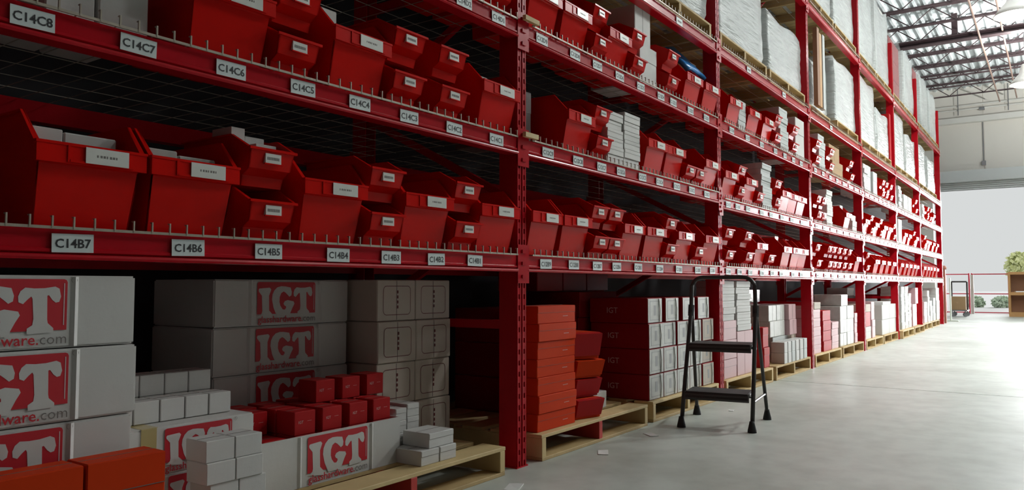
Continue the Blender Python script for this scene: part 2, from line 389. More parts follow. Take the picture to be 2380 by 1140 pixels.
def deck_mesh(L):
    m = MB(); r = 0.0028
    m.box(0.06, L - 0.06, -0.018, -0.012, 0.036, 0.043)            # front wire
    x = 0.075
    while x < L - 0.06:
        m.box(x - r * 0.7, x + r * 0.7, -0.019, -0.014, 0.038, 0.068)            # upturned tooth
        m.box(x - r * 0.7, x + r * 0.7, -0.016, -0.008, 0.065, 0.068)
        
        if int(x / 0.0505) % 2: m.box(x - .0008, x + .0008, -0.012, DEPTH, 0.0405, 0.0425)
        x += 0.0505
    y = 0.10
    while y < DEPTH: m.box(0.06, L - 0.06, y - .0009, y + .0009, 0.0385, 0.0405); y += 0.16
    return m.mesh('wire_deck', WIRE)
LBLM = {}
def shelf_label_mesh(txt, tone=0):
    k = (txt, tone)
    if k not in LBLM:
        m = MB(); m.box(-0.050, 0.050, -0.001, 0.0, -0.023, 0.023, 0)
        if txt: m.flat(text_mesh(txt, 0.031, 0.0006), front(0, -0.0016, -0.002), 1)
        else: m.box(-0.032, 0.032, -0.0014, -0.001, -0.006, 0.006, 1)
        LBLM[k] = m.mesh('shelf_label', [CARD, INK if txt else LOGO_INK])
    return LBLM[k]
labels = {(1, 'B'): [('C14B%d' % (7 - k), p) for k, p in enumerate((165, 433, 620, 782, 905, 1010, 1100))],
          (1, 'C'): [('C14C%d' % (8 - k), p) for k, p in enumerate((72, 318, 533, 700, 832, 947, 1052, 1150))],
          (1, 'D'): [('C14D2', 1075), ('C14D1', 1155)],
          (2, 'D'): [('C12D%d' % (9 - k), p) for k, p in enumerate((1256, 1333, 1385, 1437, 1486, 1533, 1562, 1602, 1639))],
          (2, 'C'): [('C12C%d' % (9 - k), p) for k, p in enumerate((1270, 1340, 1395, 1440, 1490, 1530, 1570, 1605, 1640))],
          (2, 'B'): [('C12B%d' % (9 - k), p) for k, p in enumerate((1265, 1330, 1385, 1430, 1480, 1530, 1575, 1619, 1653))],
          (2, 'E'): [('', 1576)], (3, 'E'): [('', 1738), ('', 1820)], (4, 'E'): [('', 1930)],
          (3, 'D'): [('C11D%d' % (9 - k), p) for k, p in enumerate((1676, 1698, 1735, 1768, 1800, 1822, 1842, 1860))],
          (3, 'C'): [('C11C%d' % (9 - k), p) for k, p in enumerate((1690, 1712, 1736, 1768, 1790, 1815, 1838, 1862))],
          (3, 'B'): [('C11B%d' % (9 - k), p) for k, p in enumerate((1690, 1716, 1741, 1768, 1792, 1813, 1840, 1860))]}
for bay in range(1, 8):
    x0, x1 = post(bay - 2), post(bay - 1); L = x1 - x0
    bmesh_ = beam_mesh(L); dmesh = deck_mesh(L)
    for lv in 'BCDEF':
        if bay == 1 and lv in 'EF': pass
        z = zlev(lv, bay)
        b = put('shelf_beam', bmesh_, rack, (x0 - P0, -0.004, z))
        o = put('rear_beam', bmesh_, rack, (x1 - P0, DEPTH + 0.004, z)); o.rotation_euler = (0, 0, math.pi)
        d = put('wire_deck', dmesh, rack, (x0 - P0, -0.004, z)); d['kind'] = 'stuff'
        lst = labels.get((bay, lv))
        if lst is None and bay >= 4 and lv in 'BCD': lst = [('', None, (k + 0.6) / 8) for k in range(8)]
        for q in (lst or []):
            X = Xof(q[1], FACE, z) if q[1] else x0 + L * q[2]
            if not x0 + 0.1 < X < x1 - 0.1: continue
            lo = put('shelf_label', shelf_label_mesh(q[0]), b, (X - x0, -0.0055, 0.004 + random.uniform(-0.002, 0.002)))
            lo.rotation_euler = (0, random.uniform(-0.025, 0.025), 0)
            if q[0]: lo['label'] = 'white shelf label reading %s' % q[0]

# ------------------------------------------------------------------ hopper bins
def bin_mesh(w, d, h, prof, taper, t=0.004):
    """open hopper bin: prof is the side outline (y from the front, z), front at y=0"""
    m = MB()
    def xo(z): return w / 2 - taper * (1 - min(1, z / h))
    # side walls as swept outlines
    for s in (-1, 1):
        b = len(m.v); n = len(prof)
        m.v += [(s * xo(z), y, z) for y, z in prof] + [(s * (xo(z) - t), y, z) for y, z in prof]
        A = [b + i for i in range(n)]; B = [b + n + i for i in range(n)]
        m.face(A if s < 0 else A[::-1]); m.face(B[::-1] if s < 0 else B)
        for i in range(n):
            j = (i + 1) % n; q = (A[j], A[i], B[i], B[j]); m.face(q if s < 0 else q[::-1])
    return m, xo
BINM = {}
def bin_parts(kind):
    if kind in BINM: return BINM[kind]
    t = 0.004
    if kind == 'B':
        w, d, h = 0.266, 0.37, 0.285; tp = 0.014
        fr = [(0.054, 0.0), (0.020, 0.15), (0.012, 0.156), (0.010, 0.200)]
        prof = fr + [(0.088, h), (d, h), (d, 0.0)]
    else:
        w, d, h = 0.168, 0.35, 0.160; tp = 0.010
        fr = [(0.058, 0.0), (0.050, 0.032), (0.016, 0.052), (0.0, 0.112)]
        prof = fr + [(0.090, h), (d, h), (d, 0.0)]
    m, xo = bin_mesh(w, d, h, prof, tp)
    for (ya, za), (yb, zb) in zip(fr[:-1], fr[1:]):                 # front wall
        a, b = xo(za), xo(zb)
        m.hexa([(-a, ya, za), (a, ya, za), (a, ya + t, za), (-a, ya + t, za), (-b, yb, zb), (b, yb, zb), (b, yb + t, zb), (-b, yb + t, zb)])
    a, b = xo(0), xo(h)
    m.hexa([(-a, d - t, 0), (a, d - t, 0), (a, d, 0), (-a, d, 0), (-b, d - t, h), (b, d - t, h), (b, d, h), (-b, d, h)])
    y0 = fr[0][0]; m.box(-a, a, y0, d, 0, t)
    # rolled lips along the top of the sides and back
    for s in (-1, 1):
        x0, x1 = sorted((s * (w / 2 - t), s * (w / 2 + 0.006)))
        (ya, za), (yb, zb) = prof[len(fr) - 1], prof[len(fr)]
        m.hexa([(x0, ya, za - 0.006), (x1, ya, za - 0.006), (x1, yb, zb - 0.006), (x0, yb, zb - 0.006), (x0, ya, za), (x1, ya, za), (x1, yb, zb), (x0, yb, zb)])
        m.box(x0, x1, yb, d, h - 0.006, h)
    m.box(-w / 2 - 0.006, w / 2 + 0.006, d - t, d + 0.006, h - 0.006, h)
    shell = m.mesh('shell', RED_BIN)
    r = MB(); c = MB()
    if kind == 'B':
        r.box(-w / 2 - 0.004, w / 2 + 0.004, 0.0, 0.012, 0.152, 0.202)     # deep label rim
        r.box(-w / 2 - 0.006, w / 2 + 0.006, -0.002, 0.016, 0.196, 0.203)
        r.box(-0.062, 0.100, -0.003, 0.0, 0.156, 0.162); r.box(-0.066, -0.060, -0.003, 0.0, 0.156, 0.198)
        c.box(-0.024, 0.086, -0.0045, -0.0030, 0.158, 0.198, 0)
        for k in range(7):
            x = 0.004 + k * 0.008; c.box(x, x + (0.005 if k % 3 else 0.003), -0.0049, -0.0045, 0.175, 0.181, 1)
    else:
        r.box(-w / 2 - 0.004, w / 2 + 0.004, -0.006, 0.006, 0.106, 0.114)
        r.box(-0.032, 0.036, -0.001, 0.004, 0.066, 0.070)
        c.box(-0.028, 0.030, 0.0005, 0.012, 0.070, 0.100, 0)
        for k in range(8):
            x = -0.022 + k * 0.0058; c.box(x, x + 0.004, 0.0001, 0.0005, 0.080, 0.089, 1)
    rim = r.mesh('rim', RED_BIN); card = c.mesh('label_card', [BRIGHTCARD, LOGO_INK])
    BINM[kind] = (w, d, h, shell, rim, card); return BINM[kind]
YRIM = 1.966
def make_bin(kind, X, z, bay, lev, yoff=0.0, rz=0.0, desc=None):
    w_, d_, h_, sh, rm, cd = bin_parts(kind)
    t = empty('storage_bin', (X, YRIM + yoff, z), rz)
    put('shell', sh, t); put('label_card', cd, put('rim', rm, t))
    reg(t, 'bin', desc or ('large red plastic bin' if kind == 'B' else 'small red plastic bin'), bay, lev, X, z, 'red hopper bins on the rack')
    return t

# ------------------------------------------------------------------ cartons
CART = {}
def carton_mesh(w, d, h, mt, style=''):
    k = (round(w, 3), round(d, 3), round(h, 3), mt.name, style)
    if k in CART: return CART[k]
    m = MB(); g = 0.0015
    m.box(0, w, 0, d, 0, h)
    me = m.mesh('carton', [mt, LOGO_INK]); bevel(me, min(0.004, 0.03 * min(w, d, h)))
    m = MB(); m.v = [tuple(v.co) for v in me.vertices]; m.f = [tuple(p.vertices) for p in me.polygons]; m.m = [0] * len(m.f)
    # top flap seam, overlapping front flap lip
    m.box(0.004, w - 0.004, d / 2 - 0.001, d / 2 + 0.001, h, h + 0.0008, 1)
    if style == 'flap':
        m.box(0.002, w - 0.002, -0.0015, 0, h * 0.62, h - 0.002, 0); m.box(0.002, w - 0.002, -0.0018, -0.0015, h * 0.61, h * 0.62, 1)
    if style == 'tape':
        m.box(w / 2 - 0.0012, w / 2 + 0.0012, -0.0008, 0, 0.004, h - 0.004, 1)
    CART[k] = m.mesh('carton', [mt, LOGO_INK]); return CART[k]
CARTON_GROUP = 'cartons stored on the rack'
def carton(X0, Y0, z0, w, d, h, mt, desc, bay, lev, style='', rz=0.0, name='carton', group=CARTON_GROUP):
    o = put(name, carton_mesh(w, d, h, mt, style), None, (X0, Y0, z0)); o.rotation_euler = (0, 0, rz)
    reg(o, 'box', desc, bay, lev, X0 + w / 2, z0, group); return o
def rim_x(px, lev, bay, kind): return Xof(px, YRIM, ztop(lev, bay) + (0.18 if kind == 'B' else 0.12))

# ------------------------------------------------------------------ what stands on the bin shelves (pixel columns measured in the photograph)
W, G, Be, Br, Dk = WHITE_BOX, GREY_BOX, BEIGE_BOX, BROWN_BOX, DARK_BOX
SHELF = {
 (1, 'C'): [('K', 158, 278, 1, .30, W, 'white carton with small printed lines', .10), ('K', 283, 402, 1, .30, W, 'white carton with small printed lines', .10), ('B', 466, 645), ('S', 652, 738, 2), ('B', 795, 918), ('S', 909, 984, 2), ('S', 1026, 1090, 2), ('B', 1125, 1216)],
 (1, 'B'): [('B', 84, 344), ('B', 350, 562), ('S', 583, 687, 2), ('B', 722, 850), ('S', 862, 940, 2), ('B', 955, 1055), ('S', 1064, 1120, 2), ('B', 1125, 1200)],
 (1, 'D'): [('S', 1090, 1130, 1), ('S', 1150, 1186, 1)],
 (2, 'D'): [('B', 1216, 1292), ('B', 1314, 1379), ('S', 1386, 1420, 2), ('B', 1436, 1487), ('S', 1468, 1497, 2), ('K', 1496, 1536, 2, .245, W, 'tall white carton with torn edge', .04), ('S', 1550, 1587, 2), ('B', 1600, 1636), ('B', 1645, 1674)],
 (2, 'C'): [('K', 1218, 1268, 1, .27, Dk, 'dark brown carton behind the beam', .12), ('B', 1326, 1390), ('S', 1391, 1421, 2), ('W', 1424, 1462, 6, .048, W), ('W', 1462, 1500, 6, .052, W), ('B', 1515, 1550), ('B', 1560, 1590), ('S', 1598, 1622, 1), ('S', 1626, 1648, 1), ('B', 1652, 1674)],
 (2, 'B'): [('B', 1225, 1290), ('B', 1300, 1365), ('S', 1372, 1406, 2), ('S', 1410, 1440, 2), ('B', 1448, 1496), ('B', 1503, 1545), ('S', 1552, 1577, 2), ('B', 1583, 1616), ('S', 1604, 1628, 1), ('B', 1640, 1676)],
 (3, 'D'): [('B', 1701, 1731), ('W', 1726, 1744, 3, .08, G), ('B', 1748, 1766), ('B', 1789, 1812), ('S', 1803, 1813, 2), ('W', 1814, 1840, 6, .065, G), ('S', 1846, 1857, 2), ('K', 1860, 1880, 1, .40, W, 'tall white carton at the bay end', .03)],
 (3, 'C'): [('B', 1686, 1712), ('S', 1716, 1733, 2), ('B', 1741, 1765), ('S', 1761, 1777, 1), ('W', 1770, 1797, 8, .048, G), ('S', 1805, 1816, 2), ('B', 1820, 1838), ('B', 1838, 1855), ('B', 1855, 1873)],
 (3, 'B'): [('S', 1687, 1707, 2), ('S', 1735, 1752, 2), ('B', 1768, 1791), ('S', 1783, 1798, 1), ('B', 1825, 1843), ('B', 1846, 1862), ('B', 1864, 1881)],
 (4, 'D'): [('S', 1900, 1910, 2), ('W', 1912, 1926, 5, .075, G), ('S', 1932, 1941, 2), ('K', 1944, 1968, 2, .185, Br, 'brown cardboard carton', .03), ('S', 1977, 1988, 2)],
 (4, 'C'): [('S', 1903, 1913, 2), ('S', 1914, 1923, 2), ('W', 1926, 1946, 7, .055, W), ('B', 1966, 1985), ('W', 1988, 1998, 3, .07, W)],
 (4, 'B'): [('S', 1900, 1911, 2), ('S', 1926, 1936, 2), ('S', 1937, 1946, 2), ('S', 1949, 1958, 2), ('S', 1961, 1970, 2), ('S', 1972, 1982, 2), ('B', 1990, 2006)],
 (5, 'D'): [('W', 2015, 2024, 6, .06, W), ('K', 2026, 2034, 1, .38, G, 'narrow grey carton', .04), ('K', 2036, 2045, 1, .33, G, 'narrow grey carton', .02), ('S', 2052, 2059, 2), ('S', 2061, 2068, 2), ('S', 2070, 2077, 2)],
 (5, 'C'): [('B', 2013, 2024), ('S', 2026, 2033, 2), ('B', 2036, 2046), ('S', 2048, 2054, 2), ('B', 2057, 2066), ('B', 2067, 2076), ('S', 2078, 2084, 2)],
 (5, 'B'): [('S', 2014, 2022, 2), ('B', 2036, 2048), ('B', 2050, 2061), ('B', 2064, 2074), ('B', 2076, 2087)],
 (6, 'D'): [('W', 2094, 2103, 6, .06, G), ('K', 2106, 2115, 1, .27, W, 'white carton', .02), ('K', 2116, 2124, 1, .27, W, 'white carton', .02), ('S', 2128, 2134, 2)],
 (6, 'C'): [('K', 2094, 2102, 1, .40, W, 'tall white carton', .02), ('B', 2104, 2112), ('B', 2114, 2122), ('S', 2124, 2129, 2), ('B', 2130, 2139)],
 (6, 'B'): [('B', 2094, 2103), ('B', 2105, 2113), ('B', 2115, 2122), ('B', 2124, 2131), ('B', 2132, 2139)],
 (7, 'D'): [('W', 2149, 2155, 5, .06, W), ('S', 2157, 2161, 2), ('S', 2163, 2167, 2), ('B', 2170, 2177)],
 (7, 'C'): [('S', 2149, 2153, 2), ('B', 2154, 2160), ('B', 2161, 2167), ('B', 2170, 2177), ('B', 2178, 2184)],
 (7, 'B'): [('B', 2149, 2155), ('B', 2156, 2162), ('B', 2163, 2169), ('B', 2170, 2176), ('B', 2178, 2185)],
}
PLACED = {}
for (bay, lev), items in SHELF.items():
    x0, x1 = post(bay - 2) + 0.05, post(bay - 1) - 0.05
    z = ztop(lev, bay); cols = []
    for it in items:
        a, b = rim_x(it[1], lev, bay, it[0]), rim_x(it[2], lev, bay, it[0])
        wd = {'B': 0.281, 'S': 0.183}.get(it[0]) or max(0.07, b - a)
        cols.append([(a + b) / 2, wd, it])
    cols.sort(key=lambda c: c[0])
    for _ in range(60):                                             # push neighbours apart
        for p, q in zip(cols[:-1], cols[1:]):
            gap = q[0] - p[0] - (p[1] + q[1]) / 2
            if gap < 0.004: p[0] -= (0.004 - gap) / 2; q[0] += (0.004 - gap) / 2
        lo = cols[0]; lo[0] = max(lo[0], x0 + lo[1] / 2); hi = cols[-1]
        if hi[0] + hi[1] / 2 > x1 + 0.006: hi[0] = x1 + 0.006 - hi[1] / 2
    for X, wd, it in cols:
        if it[0] == 'B': PLACED[(bay, lev, it[1])] = make_bin('B', X, z, bay, lev, random.uniform(.001, .012), random.uniform(-.02, .02))
        elif it[0] == 'S':
            for k in range(it[3]): PLACED[(bay, lev, it[1], k)] = make_bin('S', X + random.uniform(-.001, .001), z + k * 0.1605, bay, lev, random.uniform(-.004, .006))
        elif it[0] == 'K':
            for k in range(it[3]): carton(X - wd / 2, FACE + it[7] - 0.02 + 0.03 * (k % 2), z + k * (it[4] + .001), wd - 0.004 - 0.02 * (k % 2), 0.34, it[4], it[5], it[6], bay, lev, 'tape' if k % 2 else 'flap')
        else:
            for k in range(it[3]):
                jx, jy = random.uniform(-.004, .004), random.uniform(0, .018)
                w1 = min(wd - 0.012, 0.26)
                carton(X - w1 / 2 + jx, FACE - 0.005 + jy, z + k * (it[4] + .001), w1, 0.20, it[4], it[5], 'small %s box' % ('white' if it[5] is W else 'pale grey'), bay, lev, 'flap')

# things lying in the nearer bins and beside them
def in_bin(key, specs, desc, cat='box', name='small_box'):
    t = PLACED[key]; X, Y, z = t.location
    if len(key) == 3: Y += 0.030                                   # clear of the sloping front of a large bin
    for k, (dx, dy, dz, w_, d_, h_, mt) in enumerate(specs):
        o = put(name, carton_mesh(w_, d_, h_, mt, ''), None, (X + dx, Y + dy, z + dz)); o.rotation_euler = (0, 0, 0)
        reg(o, cat, desc, key[0], key[1], X + dx + w_ / 2, z + dz, 'goods inside the bins')
in_bin((1, 'B', 84), [(-.112, .06, .005, .075, .12, .245, W), (-.034, .06, .005, .135, .12, .24, W)], 'white box inside the left large bin')
in_bin((1, 'B', 350), [(-.115, .05, .005, .10, .13, .232, SILVER), (-.010, .05, .005, .118, .13, .222, SILVER)], 'silvery plastic packet inside the second large bin')
in_bin((1, 'B', 583, 1), [(-.068, .12, .005, .05, .10, .185, W), (-.012, .13, .005, .075, .10, .165, W), (-.012, .072, .005, .078, .05, .135, W)], 'white box inside the upper small bin')
in_bin((1, 'B', 583, 0), [(-.03, .06, .005, .10, .11, .100, SILVER)], 'silvery packet inside the lower small bin')
in_bin((1, 'C', 795), [(-.105, .10, .005, .09, .12, .30, SILVER), (-.01, .06, .005, .10, .14, .228, SILVER)], 'silvery packet inside the large bin')
in_bin((1, 'C', 909, 0), [(-.03, .075, .005, .07, .11, .14, PAPER)], 'folded white paper packet inside a small bin')
in_bin((1, 'C', 1026, 0), [(-.065, .078, .005, .06, .1, .135, SILVER), (.005, .075, .005, .06, .1, .122, SILVER)], 'silvery packet inside a small bin')
in_bin((1, 'C', 1125), [(-.105, .05, .005, .10, .13, .24, SILVER), (.003, .05, .005, .10, .13, .232, SILVER)], 'silvery packet inside the large bin')
in_bin((2, 'C', 1326), [(-.09, .06, .005, .12, .13, .235, W)], 'white box inside the large bin')
in_bin((2, 'D', 1436), [(.01, .10, .005, .09, .12, .26, CLEARBAG)], 'clear bag of parts inside the large bin', 'bag', 'clear_bag')
in_bin((3, 'B', 1825), [(-.03, .08, .005, .10, .12, .30, CLEARBAG)], 'clear bag of parts inside the large bin', 'bag', 'clear_bag')
in_bin((4, 'C', 1966), [(-.05, .06, .005, .14, .14, .30, W)], 'white box inside the large bin')
in_bin((5, 'B', 2036), [(-.05, .08, .005, .10, .12, .27, W)], 'white box inside the large bin')
# blue film covered panel lying over two bins
bx0, bx1 = Xof(1588, 2.10, 2.40), Xof(1642, 2.06, 2.34)
m = MB()
for i in range(9):
    for j in range(5):
        u, v = i / 8, j / 4
        m.v.append(((bx1 - bx0) * u, 0.17 * v, 0.008 * math.sin(u * 9 + v * 4) + 0.19 * v - 0.02 * (2 * u - 1) ** 2))
for i in range(8):
    for j in range(4): m.face((i * 5 + j, (i + 1) * 5 + j, (i + 1) * 5 + j + 1, i * 5 + j + 1))
me = m.mesh('blue_bag', [BLUE, PAPER])
bm = bmesh.new(); bm.from_mesh(me); bmesh.ops.solidify(bm, geom=bm.faces[:], thickness=0.028); bm.to_mesh(me); bm.free()
o = put('blue_bag', me, None, (bx0, 2.06, ztop('D', 2) + 0.315), True)
tag(o, 'shiny blue plastic bag lying over a large bin on the third shelf', 'bag')
m = MB(); m.box(0.10, 0.21, -0.002, 0.0, 0.0, 0.03); mm = m.build('white_sticker', PAPER, o); mm.location = (0.06, 0.055, 0.066); mm.rotation_euler = (R(-50), 0, 0); mm.name = 'white_sticker'
# wood strips lying along two beams
for px0, px1, lv in ((1217, 1249, 'D'), (1217, 1247, 'C')):
    a, b = Xof(px0, 1.97, ztop(lv, 2)), Xof(px1, 1.97, ztop(lv, 2))
    m = MB(); m.box(0, b - a, 0, 0.018, 0, 0.022); o = m.build('wood_strip', PINE, None, (a, 1.957, zlev(lv, 2) + 0.043))
    tag(o, 'short pale wood strip lying on the beam of the %s at the near post' % LEVN[lv], 'wood')

# ------------------------------------------------------------------ pallets
PALM = {}
def pallet(X0, Y0, z, L=1.14, Dp=1.0, bay=1, lev='A', red_mid=False, mt=PINE, H=0.122):
    t = empty('wooden_pallet', (X0, Y0, z))
    mt2 = PINE2
    def part(name, x0, x1, y0, y1, z0, z1, mm):
        k = tuple(round(q, 3) for q in (x1 - x0, y1 - y0, z1 - z0)) + (mm.name,)
        if k not in PALM:
            b = MB(); b.box(0, x1 - x0, 0, y1 - y0, 0, z1 - z0); PALM[k] = bevel(b.mesh(name, mm), 0.002)
        return put(name, PALM[k], t, (x0, y0, z0))
    for k, x in enumerate((0, L / 2 - 0.018, L - 0.036)):
        part('stringer', x, x + 0.036, 0.0, Dp, 0.016, H - 0.016, RED_WOOD if (red_mid and k == 1) else mt)
    n = 6; bw = 0.125; gap = (Dp - n * bw) / (n - 1)
    for k in range(n): part('deck_board', -0.004, L + 0.004, k * (bw + gap), k * (bw + gap) + bw, H - 0.016, H, mt if k % 2 == 0 else mt2)
    for k in range(3): part('bottom_board', 0, L, k * (Dp - 0.10) / 2, k * (Dp - 0.10) / 2 + 0.10, 0, 0.016, mt2)
    reg(t, 'pallet', 'pine pallet with red centre stringer' if red_mid else ('pine wood pallet' if mt is PINE else 'weathered wood pallet'), bay, lev, X0 + L / 2, z, 'wooden pallets under the goods')
    return t
PZ = 0.1225
pallet(0.42, 2.0, 0, 1.14, 1.0, 1)
pallet(1.60, 1.975, 0, 1.16, 1.0, 1, red_mid=True)
pallet(3.07, 1.985, 0, 1.14, 1.0, 2, red_mid=True)
pallet(4.32, 2.0, 0, 1.10, 1.0, 2)

# ------------------------------------------------------------------ printed white cartons with the red trade mark
LOGO = {'I': [(132, 622), (140, 605), (262, 568), (280, 585), (262, 640), (255, 660), (258, 830), (300, 868), (300, 915), (135, 920), (172, 880), (178, 850), (170, 680), (135, 640)],
        'G': [(515, 510), (530, 560), (525, 600), (500, 622), (480, 605), (455, 585), (430, 575), (400, 600), (382, 650), (380, 710), (392, 750), (420, 785), (445, 785), (462, 760), (460, 742), (440, 735), (430, 715), (445, 685), (480, 665), (555, 665), (565, 690), (540, 745), (515, 810), (510, 850), (355, 880), (335, 845), (310, 790), (290, 700), (295, 640), (315, 590), (350, 545), (400, 520), (450, 512)],
        'T': [(555, 600), (552, 560), (565, 520), (590, 490), (640, 485), (700, 470), (760, 445), (785, 455), (795, 510), (785, 550), (765, 560), (745, 545), (725, 515), (715, 520), (718, 690), (722, 715), (755, 745), (755, 775), (605, 815), (605, 775), (635, 745), (640, 700), (632, 560), (625, 545), (605, 570), (580, 608)]}
def logo_mesh(paper, dim=1.0):
    """trade mark with web address, 0.29 wide, origin at the lower left of the red field"""
    wl, hl = 0.285, 0.125; m = MB()
    def uv(p): u = (p[0] - 118) / 715; v = (p[1] - (535 - 160 * u)) / 368; return (u * wl, (1 - v) * hl)
    r = 0.008
    rect = [(0, 0), (wl, 0), (wl, hl - r), (wl - r * .3, hl - r * .3), (wl - r, hl), (r, hl), (r * .3, hl - r * .3), (0, hl - r)]
    poly_flat(m, rect, -0.0010, 0)
    for k in 'IGT': poly_flat(m, [uv(p) for p in LOGO[k]], -0.0016, 1)
    poly_flat(m, [(wl - .0085, .012), (wl - .0065, .012), (wl - .0065, hl - .01), (wl - .0085, hl - .01)], -0.0016, 1)
    m.flat(text_mesh('glasshardware.', 0.0368, 0.0004, 'LEFT'), front(0.004, -0.0020, -0.022), 0)
    m.flat(text_mesh('com', 0.0370, -0.0002, 'RIGHT'), front(wl + 0.002, -0.0020, -0.022), 2)
    m.flat(text_mesh('R', 0.011), front(wl + 0.016, -0.0012, hl - 0.002), 2)
    b = len(m.v); n = 14
    for k in range(n):
        an = 2 * math.pi * k / n
        for rr in (0.0075, 0.0066): m.v.append((wl + 0.016 + rr * math.cos(an), -0.0012, hl - 0.002 + rr * math.sin(an)))
    for k in range(n): k2 = (k + 1) % n; m.face((b + 2 * k, b + 2 * k2, b + 2 * k2 + 1, b + 2 * k + 1), 2)
    return m.mesh('printed_mark', [LOGO_RED, paper, LOGO_INK])
LM = logo_mesh(WHITE_BOX)
def long_carton_mesh(w, d, h, open_top=False, ridge=True):
    m = MB(); t = 0.005
    if open_top:
        m.box(0, w, 0, t, 0, h); m.box(0, w, d - t, d, 0, h); m.box(0, t, t, d - t, 0, h); m.box(w - t, w, t, d - t, 0, h); m.box(t, w - t, t, d - t, 0, t)
    else:
        b = MB(); b.box(0, w, 0, d, 0, h); me = bevel(b.mesh('tmp', WHITE_BOX), 0.005, 2)
        m.v = [tuple(v.co) for v in me.vertices]; m.f = [tuple(p.vertices) for p in me.polygons]; m.m = [0] * len(m.f)
        m.box(0.01, w - 0.01, d / 2 - 0.001, d / 2 + 0.001, h, h + 0.001)
    for x in (w * 0.24, w * 0.76) if ridge else ():                                  # folded ridges beside the print
        m.prism([(x - 0.010, 0.0, 0.003), (x, -0.005, 0.003), (x + 0.010, 0.0, 0.003)], (0, 0, h - 0.006))
    return m.mesh('carton_body', WHITE_BOX)
LCM = {}
def printed_carton(X0, Y0, z0, desc, bay=1, w=0.655, d=0.40, h=0.178, lx=0.195, open_top=False, rz=0.0, tape=False, ly=None):
    k = (w, d, h, open_top)
    if k not in LCM: LCM[k] = long_carton_mesh(w, d, h, open_top, w > 0.5)
    t = empty('printed_carton', (X0, Y0, z0), rz)
    put('carton_body', LCM[k], t)
    p = put('printed_mark', LM, t, (lx, -0.0015, (h - 0.125) / 2 + 0.0175 if ly is None else ly)); p['label'] = 'red printed trade mark with web address'
    if h < 0.15: p.scale = (.8, 1, .8); p.location.z = 0.033
    if tape:
        m = MB(); m.box(-0.002, 0.045, -0.0022, 0.0, 0.01, h); m.box(0.0, 0.05, 0.0, d * 0.3, h, h + 0.001); m.build('tape_strip', TAPE, t, (0.095, 0, 0))
    reg(t, 'box', desc, bay, 'A', X0 + w / 2, z0, 'white printed cartons of the nearest bay')
    return t
zt = PZ
for k in range(4):                                                  # left stack
    printed_carton(0.462 + (0.004, -0.003, 0.005, 0.0)[k], 2.005 + (0.0, 0.004, 0.002, 0.008)[k], zt + k * 0.181, 'red printed white carton, left front stack')
for k in range(4):                                                  # stack at the back of the second pallet
    printed_carton(1.69 + (0.0, 0.006, 0.0, 0.004)[k], 2.52, zt + k * 0.1805, 'red printed white carton, rear stack', lx=0.185)
printed_carton(1.632, 2.15, zt, 'open red printed white carton holding red boxes', open_top=True, d=0.36, h=0.176, lx=0.19)
for k in range(2):
    printed_carton(1.135 + 0.015 * (1 - k), 2.165, zt + k * 0.141, 'red printed white carton with tan tape', w=0.478, h=0.140, lx=0.165, tape=True, d=0.32, ly=0.012)
for k in range(2):
    printed_carton(0.93, 2.86, zt + k * 0.1805 + 0.18, 'red printed white carton deep in shade', d=0.20, lx=0.25)
printed_carton(0.93, 2.86, zt, 'red printed white carton deep in shade', d=0.20, lx=0.25)
# red flat cartons standing in front of the left stack
for k in range(2):
    for j, (a, b) in enumerate(((0.735, 0.925), (0.932, 1.128))):
        carton(a, 1.87, 0.001 + k * 0.2, b - a, 0.10, 0.198, ORANGE_BOX, 'bright red carton before left stack', 1, 'A', 'flap')
# rows of small white boxes on the tape carton
zc_ = zt + 0.283
for k in range(5):
    carton(1.165 + k * 0.083, 2.24, zc_, 0.080, 0.09, 0.066, W, 'small white box, front stepped row', 1, 'A', rz=0.02)
    for q in range(2): carton(1.185 + k * 0.083 - 0.03, 2.34, zc_ + q * 0.067, 0.080, 0.09, 0.066, W, 'small white box, rear stepped row', 1, 'A', rz=0.01)
# small white box stack at the front
for c_, (pa, pb) in enumerate(((480, 547), (549, 611))):
    xa, xb = Xof(pa, 1.995, 0.25), Xof(pb, 1.995, 0.25)
    for k in range(4): carton(xa + (0.016 if k < 2 else 0.0), 1.995 + 0.006 * (k % 2), PZ + k * 0.0625, xb - xa, 0.10, 0.062, W, 'small white box, front block', 1, 'A')

# small red boxes in the open carton and behind it
for yy, kk, n, x0, sp in ((2.180, 0, 5, 1.665, .125), (2.180, 1, 5, 1.665, .125), (2.180, 2, 4, 1.790, .126), (2.285, 0, 5, 1.665, .125), (2.285, 1, 5, 1.665, .125), (2.285, 2, 5, 1.665, .125), (2.285, 3, 3, 1.975, .130), (2.392, 0, 4, 1.70, .125), (2.392, 1, 4, 1.70, .125), (2.392, 2, 4, 1.70, .125)):
    for k in range(n):
        zz = 0.006 + 0.0832 * kk
        hh = 0.0825
        o = carton(x0 + k * sp + random.uniform(-.003, .003), yy, zt + zz, 0.094, 0.10, hh, RED_BOX, 'small red box with pale print', 1, 'A')
        m = MB(); m.flat(text_mesh('IGT', 0.014), front(0.028, -0.001, 0.045)); m.flat(text_mesh('-----', 0.012), front(0.066, -0.001, 0.048))
        key = 'redprint'
        if key not in CART: CART[key] = m.mesh('printed_text', PALE_INK)
        p = put('printed_text', CART[key], o)
